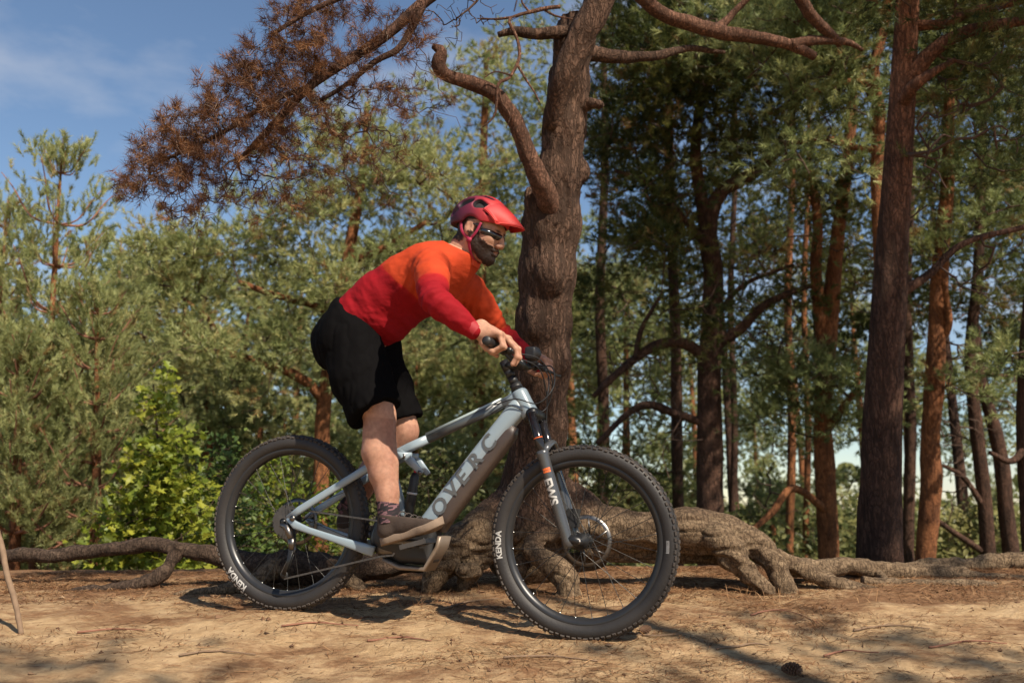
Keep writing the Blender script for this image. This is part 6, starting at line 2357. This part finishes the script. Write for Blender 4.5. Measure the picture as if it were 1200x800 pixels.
def photo_shrub(name, label, blobs, dep, mt, size, seed, lobed=False, tmean=.5, cat='shrub', group=None):
    g = np.random.default_rng(seed)
    cx = sum(b[0] for b in blobs) / len(blobs)
    yb = max(b[1] for b in blobs)
    b0 = P(cx, yb, dep)
    gz = float(ground_z(b0[0], b0[1]))
    t = empty(name, loc=(float(b0[0]), float(b0[1]), gz))
    tag(t, label, cat, group)
    sk = Skeleton()
    top = P(cx, min(b[1] for b in blobs), dep)
    sk.add_path([[b0[0], b0[1], gz - .05], (np.array([b0[0], b0[1], gz]) + top) / 2 + [.05, 0, 0], top], [.02, .014, .005], 20)
    tg, pos, ti = [], [], []
    for x, y, rx, ry, rz, k in blobs:
        for _ in range(k):
            o = g.normal(size=3)
            o = o / np.linalg.norm(o) * g.uniform(.1, 1) ** .45
            p = P(x + rx * o[0], y + ry * o[1], dep + rz * o[2])
            tg.append(p)
            tb = np.clip(g.normal(tmean, .2), 0, 1)
            for _ in range(7):
                pos.append(p + g.normal(0, size * .9, 3))
                ti.append(tb)
    sk.grow(tg, seed, sag=.04, step=.12)
    v, f = sk.mesh(.0025, .45, 5, 8)
    part('stems', v, f, M_TWIG, t, world=True)['kind'] = 'stuff'
    V, Fc, T = leaves_mesh(pos, size, ti, seed, lobed)
    part('leaves', V, Fc, mt, t, smooth=False, attrs={'tint': T}, world=True)['kind'] = 'stuff'
    return t


photo_shrub('maple_sapling', 'bright yellow-green maple sapling catching the sun behind the aerial root',
            [(188, 478, 16, 26, .15, 14), (196, 525, 40, 28, .3, 46), (170, 570, 46, 34, .35, 56), (215, 590, 48, 36, .35, 56), (150, 622, 45, 36, .35, 50), (205, 640, 52, 36, .4, 56), (120, 655, 36, 30, .3, 30), (195, 450, 8, 20, .1, 5)], 7.4, M_LEAFBRIGHT, .075, 501, True, .62, 'sapling')
photo_shrub('hazel_shrub', 'mid-green leafy shrub between the maple sapling and the rear wheel',
            [(255, 545, 36, 40, .4, 50), (275, 600, 40, 40, .4, 60), (240, 640, 40, 36, .4, 50), (300, 640, 50, 34, .4, 50)], 8.2, M_LEAFDARK, .060, 502, False, .6)
photo_shrub('hazel_shrub', 'leafy green shrub seen through the rear wheel',
            [(320, 570, 40, 40, .4, 60), (355, 610, 40, 36, .4, 50), (305, 610, 30, 30, .4, 40), (400, 590, 36, 40, .4, 50), (395, 640, 50, 30, .4, 40)], 8.8, M_LEAFBRIGHT, .060, 503, False, .35)
photo_shrub('hazel_shrub', 'dim olive shrub behind the pedals',
            [(455, 590, 40, 40, .5, 50), (505, 570, 40, 50, .5, 60), (545, 600, 36, 40, .5, 50), (500, 630, 50, 30, .5, 40)], 9.2, M_LEAFPALE, .060, 504, False, .4)
photo_shrub('low_thicket', 'sunny pale green thicket below the forked pine',
            [(1110, 620, 36, 28, .8, 50), (1160, 610, 36, 30, .8, 50), (1195, 640, 30, 30, .8, 40), (1130, 650, 50, 22, .8, 50), (1085, 650, 30, 20, .6, 30)], 16, M_LEAFPALE, .13, 505, False, .95, 'thicket')
for k, (px, py, dep, lab) in enumerate(((740, 660, 10, 'low olive shrub glimpsed under the great root'), (680, 600, 13, 'olive shrub beside the old trunk'), (780, 600, 15, 'olive shrub behind the front wheel'), (880, 620, 14, 'olive shrub below the crooked pine'),
                                        (950, 630, 17, 'olive shrub past the forked orange pine'), (1010, 630, 15, 'olive shrub beside the thick dark trunk'))):
    photo_shrub('olive_shrub', lab, [(px - 20, py + 25, 40, 26, .6, 36), (px + 25, py + 20, 40, 26, .6, 36), (px, py - 15, 34, 30, .6, 34)], dep, M_LEAFPALE, .055 + .004 * dep, 520 + k, False, .55)

# the far-off wood along the horizon, one mass
g = np.random.default_rng(91)
pos, ti = [], []
for _ in range(150):
    y = g.uniform(75, 170)
    x = g.uniform(-.75, .75) * y
    h = g.uniform(8, 14)
    gz = float(ground_z(x, y))
    for _ in range(60):
        o = g.normal(size=3)
        o = o / np.linalg.norm(o) * g.uniform(.3, 1)
        pos.append([x + o[0] * 3.6, y + o[1] * 3.6, gz + h * .55 + o[2] * h * .5])
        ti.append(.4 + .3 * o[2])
V, Fc, T = leaves_mesh(np.array(pos), 1.5, ti, 92)
fw = part('distant_wood', V, Fc, M_LEAFPALE, None, smooth=False, attrs={'tint': T})
tag(fw, 'far-off olive wood along the horizon beyond the pines', 'wood', kind='stuff')
# ---------------------------------------------------------------- litter on the sand
g = np.random.default_rng(71)
M_LITTER = needle_material('litter_needles', [(0.0, (0.060, 0.030, 0.018)), (0.5, (0.20, 0.095, 0.045)), (1.0, (0.40, 0.24, 0.12))], .1)


def litter_density(x, y):
    p = np.stack([x * 1.1, y * 2.0, np.zeros_like(x)], -1)
    d = fbm(p * 1.6, 4, 201) * .9 + .12 + .5 * smooth01(y, 3.9, 4.7)
    return np.clip(d, 0.04, 1)


n = 120000
x, y = g.uniform(-2.9, 3.0, n), 2.85 + 2.9 * g.uniform(0, 1, n) ** .9
keep = g.uniform(0, 1, n) < litter_density(x, y)
x, y = x[keep], y[keep]
n = len(x)
# needles gather in small drifts, roughly along one another
ang = 2.2 * fbm(np.stack([x * 2.5, y * 2.5, np.zeros(n)], -1), 2, 205) + g.normal(0, .75, n)
z = ground_z(x, y)
ln = g.uniform(.030, .075, n)
d = np.stack([np.cos(ang), np.sin(ang), g.normal(.03, .16, n)], -1)
e = np.stack([-np.sin(ang), np.cos(ang), g.normal(0, .3, n)], -1) * (g.uniform(.0007, .0015, n))[:, None]
c = np.stack([x, y, z + .003 + .006 * g.uniform(0, 1, n) ** 2], -1)
bend = np.stack([np.zeros(n), np.zeros(n), g.normal(0, .004, n)], -1) + e * g.normal(0, 2, n)[:, None]
V = np.stack([c - d * ln[:, None] / 2 + e, c - d * ln[:, None] / 2 - e, c + bend - e, c + bend + e, c + d * ln[:, None] / 2], 1).reshape(-1, 3)
i0 = np.arange(n)[:, None] * 5
Q = i0 + np.array([[0, 1, 2, 3]])
T3 = i0 + np.array([[3, 2, 4]])
tint = np.repeat(np.clip(g.normal(.5, .24, n), 0, 1), 5)
lit = part('needle_litter', V, [Q, T3], M_LITTER, None, smooth=False, attrs={'tint': tint})
tag(lit, 'fallen brown pine needles scattered over the sand', 'needles', kind='stuff')

# crumbs of bark, sand clods
M_CRUMB = attr_mat('bark_crumbs', 'tint', [(0, (0.05, 0.03, 0.02)), (.5, (0.16, 0.09, 0.055)), (1, (0.36, 0.25, 0.15))], rough=.95, spec=.1)
n = 5200
x, y = g.uniform(-2.8, 2.9, n), 2.9 + 2.4 * g.uniform(0, 1, n)
keep = g.uniform(0, 1, n) < litter_density(x, y) + .15
x, y = x[keep], y[keep]
n = len(x)
z = ground_z(x, y)
s = .0022 + .009 * g.uniform(0, 1, n) ** 5
oc = np.array([(1, 0, 0), (-1, 0, 0), (0, 1, 0), (0, -1, 0), (0, 0, 1), (0, 0, -1)], float)
of = np.array([(0, 2, 4), (2, 1, 4), (1, 3, 4), (3, 0, 4), (2, 0, 5), (1, 2, 5), (3, 1, 5), (0, 3, 5)])
V = np.stack([x, y, z + s * .25], -1)[:, None] + (oc[None] + g.normal(0, .28, (n, 6, 3))) * (s[:, None] * g.uniform(.6, 1.5, (n, 3)))[:, None] * np.array([1.2, 1.2, .7])
cr = part('bark_crumbs', V.reshape(-1, 3), (np.arange(n)[:, None, None] * 6 + of[None]).reshape(-1, 3), M_CRUMB, None, smooth=False, attrs={'tint': np.repeat(np.clip(g.normal(.5, .25, n), 0, 1), 6)})
tag(cr, 'small bark crumbs and sand clods littering the rise', 'crumbs', kind='stuff')

# dry grass by the wheels and roots
pos, dr, ln_ = [], [], []
for cx, cy, k, sp in [(410, 700, 30, .10), (470, 690, 26, .12), (540, 700, 24, .10), (760, 690, 20, .10), (560, 720, 14, .08), (700, 668, 20, .10), (620, 750, 10, .06), (300, 700, 18, .1), (900, 712, 16, .1), (500, 676, 24, .1),
                      (880, 690, 22, .1), (1120, 708, 16, .14), (150, 706, 16, .14), (1000, 730, 10, .1)]:
    q = P(cx, cy, 4.15)
    for _ in range(k):
        xx, yy = q[0] + g.normal(0, sp), q[1] + g.normal(0, sp * .7)
        pos.append([xx, yy, float(ground_z(xx, yy))])
        a = g.uniform(0, 6.28)
        r = g.uniform(.2, 1.0)
        dr.append([math.cos(a) * r, math.sin(a) * r, 1.0])
        ln_.append(g.uniform(.02, .085))
pos, dr, ln_ = np.array(pos), np.array(dr), np.array(ln_)
dr /= np.linalg.norm(dr, axis=1)[:, None]
sd = np.cross(dr, g.normal(size=dr.shape))
sd = sd / np.linalg.norm(sd, axis=1)[:, None] * .0011
mid = pos + dr * ln_[:, None] * .55
tipp = pos + dr * ln_[:, None] + np.array([0, 0, -1]) * (ln_ * .15)[:, None]
V = np.stack([pos + sd, pos - sd, mid - sd, mid + sd, tipp], 1).reshape(-1, 3)
i0 = np.arange(len(pos))[:, None] * 5
gr = part('dry_grass', V, [i0 + np.array([[0, 1, 2, 3]]), i0 + np.array([[3, 2, 4]])], M_LITTER, None, smooth=False, attrs={'tint': np.repeat(np.clip(g.normal(.8, .15, len(pos)), 0, 1), 5)})
tag(gr, 'sparse dry grass blades standing by the wheels and roots', 'grass', kind='stuff')


# twigs and cones, one by one
def ground_path(pts, lift=.004):
    q = []
    for px, py in pts:
        lo, hi = 2.6, 6.5
        for _ in range(30):
            m_ = (lo + hi) / 2
            p = P(px, py, m_)
            if p[2] > ground_z(p[0], p[1]): lo = m_
            else: hi = m_
        p = P(px, py, lo)
        q.append([p[0], p[1], float(ground_z(p[0], p[1])) + lift])
    return np.array(q)


M_TWIGPALE = mat('twig_grey', (0.20, 0.135, 0.09), 0.9, 0, .1, .35, 40)
# pale stick leaning at the edge
q = np.vstack([PY(26, 742, 3.70), PY(18, 705, 3.74), PY(8, 672, 3.78), PY(2, 640, 3.84), PY(-12, 600, 3.9)])
q[0, 2] = float(ground_z(q[0, 0], q[0, 1])) - .01
v, f = tube(q, [.010, .0105, .011, .012, .013], 9, sub=24)
v = v + .0015 * np.stack([vnoise(v * 60, 1), vnoise(v * 60, 2), vnoise(v * 60, 3)], -1)
o = part('leaning_stick', v - q[0], f, M_TWIGPALE)
o.location = q[0]
tag(o, 'pale bare stick poking up from the sand below the aerial root', 'stick')
TW = [[(720, 740), (760, 746), (800, 744)], [(880, 722), (905, 716), (935, 720), (960, 732)], [(1000, 740), (1040, 734), (1090, 738)], [(430, 752), (470, 748), (505, 752)], [(210, 770), (250, 764), (300, 768)],
      [(90, 742), (140, 738), (170, 740)], [(840, 762), (880, 756), (900, 758)], [(1090, 760), (1140, 752), (1180, 756)], [(590, 772), (640, 770), (700, 776)], [(330, 735), (370, 731), (420, 735)], [(520, 715), (550, 706), (585, 702)], [(965, 770), (990, 764), (1030, 766)]]
WH = ['just past the front tyre', 'at the foot of the big root', 'below the long roots', 'below the pedals', 'on the bare sand below the rear tyre', 'below the aerial root', 'beside the pine cone', 'on the shaded sand below the long roots', 'directly below the front tyre',
      'behind the rear tyre mark', 'between the two wheels', 'between the pine cone and the long roots']
for k, (pp, wh) in enumerate(zip(TW, WH)):
    q = ground_path(pp)
    qq = catmull(np.column_stack([q, [.0042, .0034, .002] + [.0014] * (len(q) - 3)]), 14)
    qq[:, :3] += .004 * np.stack([vnoise(qq[:, :3] * 25, k), vnoise(qq[:, :3] * 25, k + 9), .5 + .5 * vnoise(qq[:, :3] * 25, k + 5)], -1)
    pcs = [tube(qq[:, :3], qq[:, 3], 6)]
    a_ = qq[6, :3]
    pcs.append(tube([a_, a_ + np.array([.03, .02 * (-1) ** k, .006]), a_ + np.array([.055, .035 * (-1) ** k, .004])], [.0018, .0014, .0008], 5))
    v, f = join(*pcs)
    o = part('fallen_twig', v - q[0], f, M_TWIGRED if k % 2 else M_TWIGPALE)
    o.location = q[0]
    tag(o, 'thin forked brown twig lying ' + wh, 'twig', 'fallen twigs on the sand')


def cone_mesh():
    pcs = []
    ga = math.pi * (3 - math.sqrt(5))
    N_ = 70
    for i in range(N_):
        u = i / (N_ - 1)
        r = .0155 * math.sin(math.pi * (.12 + .80 * u)) ** .8
        zc = -.022 + .044 * u
        a = i * ga
        er = np.array([math.cos(a), math.sin(a), 0])
        et = np.array([-math.sin(a), math.cos(a), 0])
        nz = unit(er * .75 + np.array([0, 0, .65 * (1 - u) + .25]))
        c = er * r + np.array([0, 0, zc])
        w_ = .0048 * (.6 + .5 * math.sin(math.pi * u))
        v, f = box((0, 0, 0), (.0052, w_, .0013))
        v[v[:, 0] > 0, 1] *= .55
        R_ = np.stack([nz, et, np.cross(nz, et)], 1)
        pcs.append((v @ R_.T + c, f))
    pcs.append(tube([(0, 0, -.022), (0, 0, .022)], [.008, .006], 8))
    return join(*pcs)


M_CONE = mat('pine_cone_scales', (0.13, 0.075, 0.048), .85, 0, .2, .4, 120)
cm = mesh_data('pine_cone', *cone_mesh(), M_CONE, smooth=False)
for k, (px, py, s_k, lab) in enumerate(((928, 789, 1.15, 'brown open pine cone alone on the bare sand'), (756, 742, .8, 'small dark pine cone touching the front tyre'))):
    q = ground_path([(px, py)])[0]
    o = link('pine_cone', cm)
    o.location = (q[0], q[1], q[2] + .012)
    o.rotation_euler = (1.45, .5, .6 + 1.4 * k)
    
    o.scale = (s_k, s_k, s_k * 1.35)
    tag(o, lab, 'pine cone', 'pine cones on the sand')
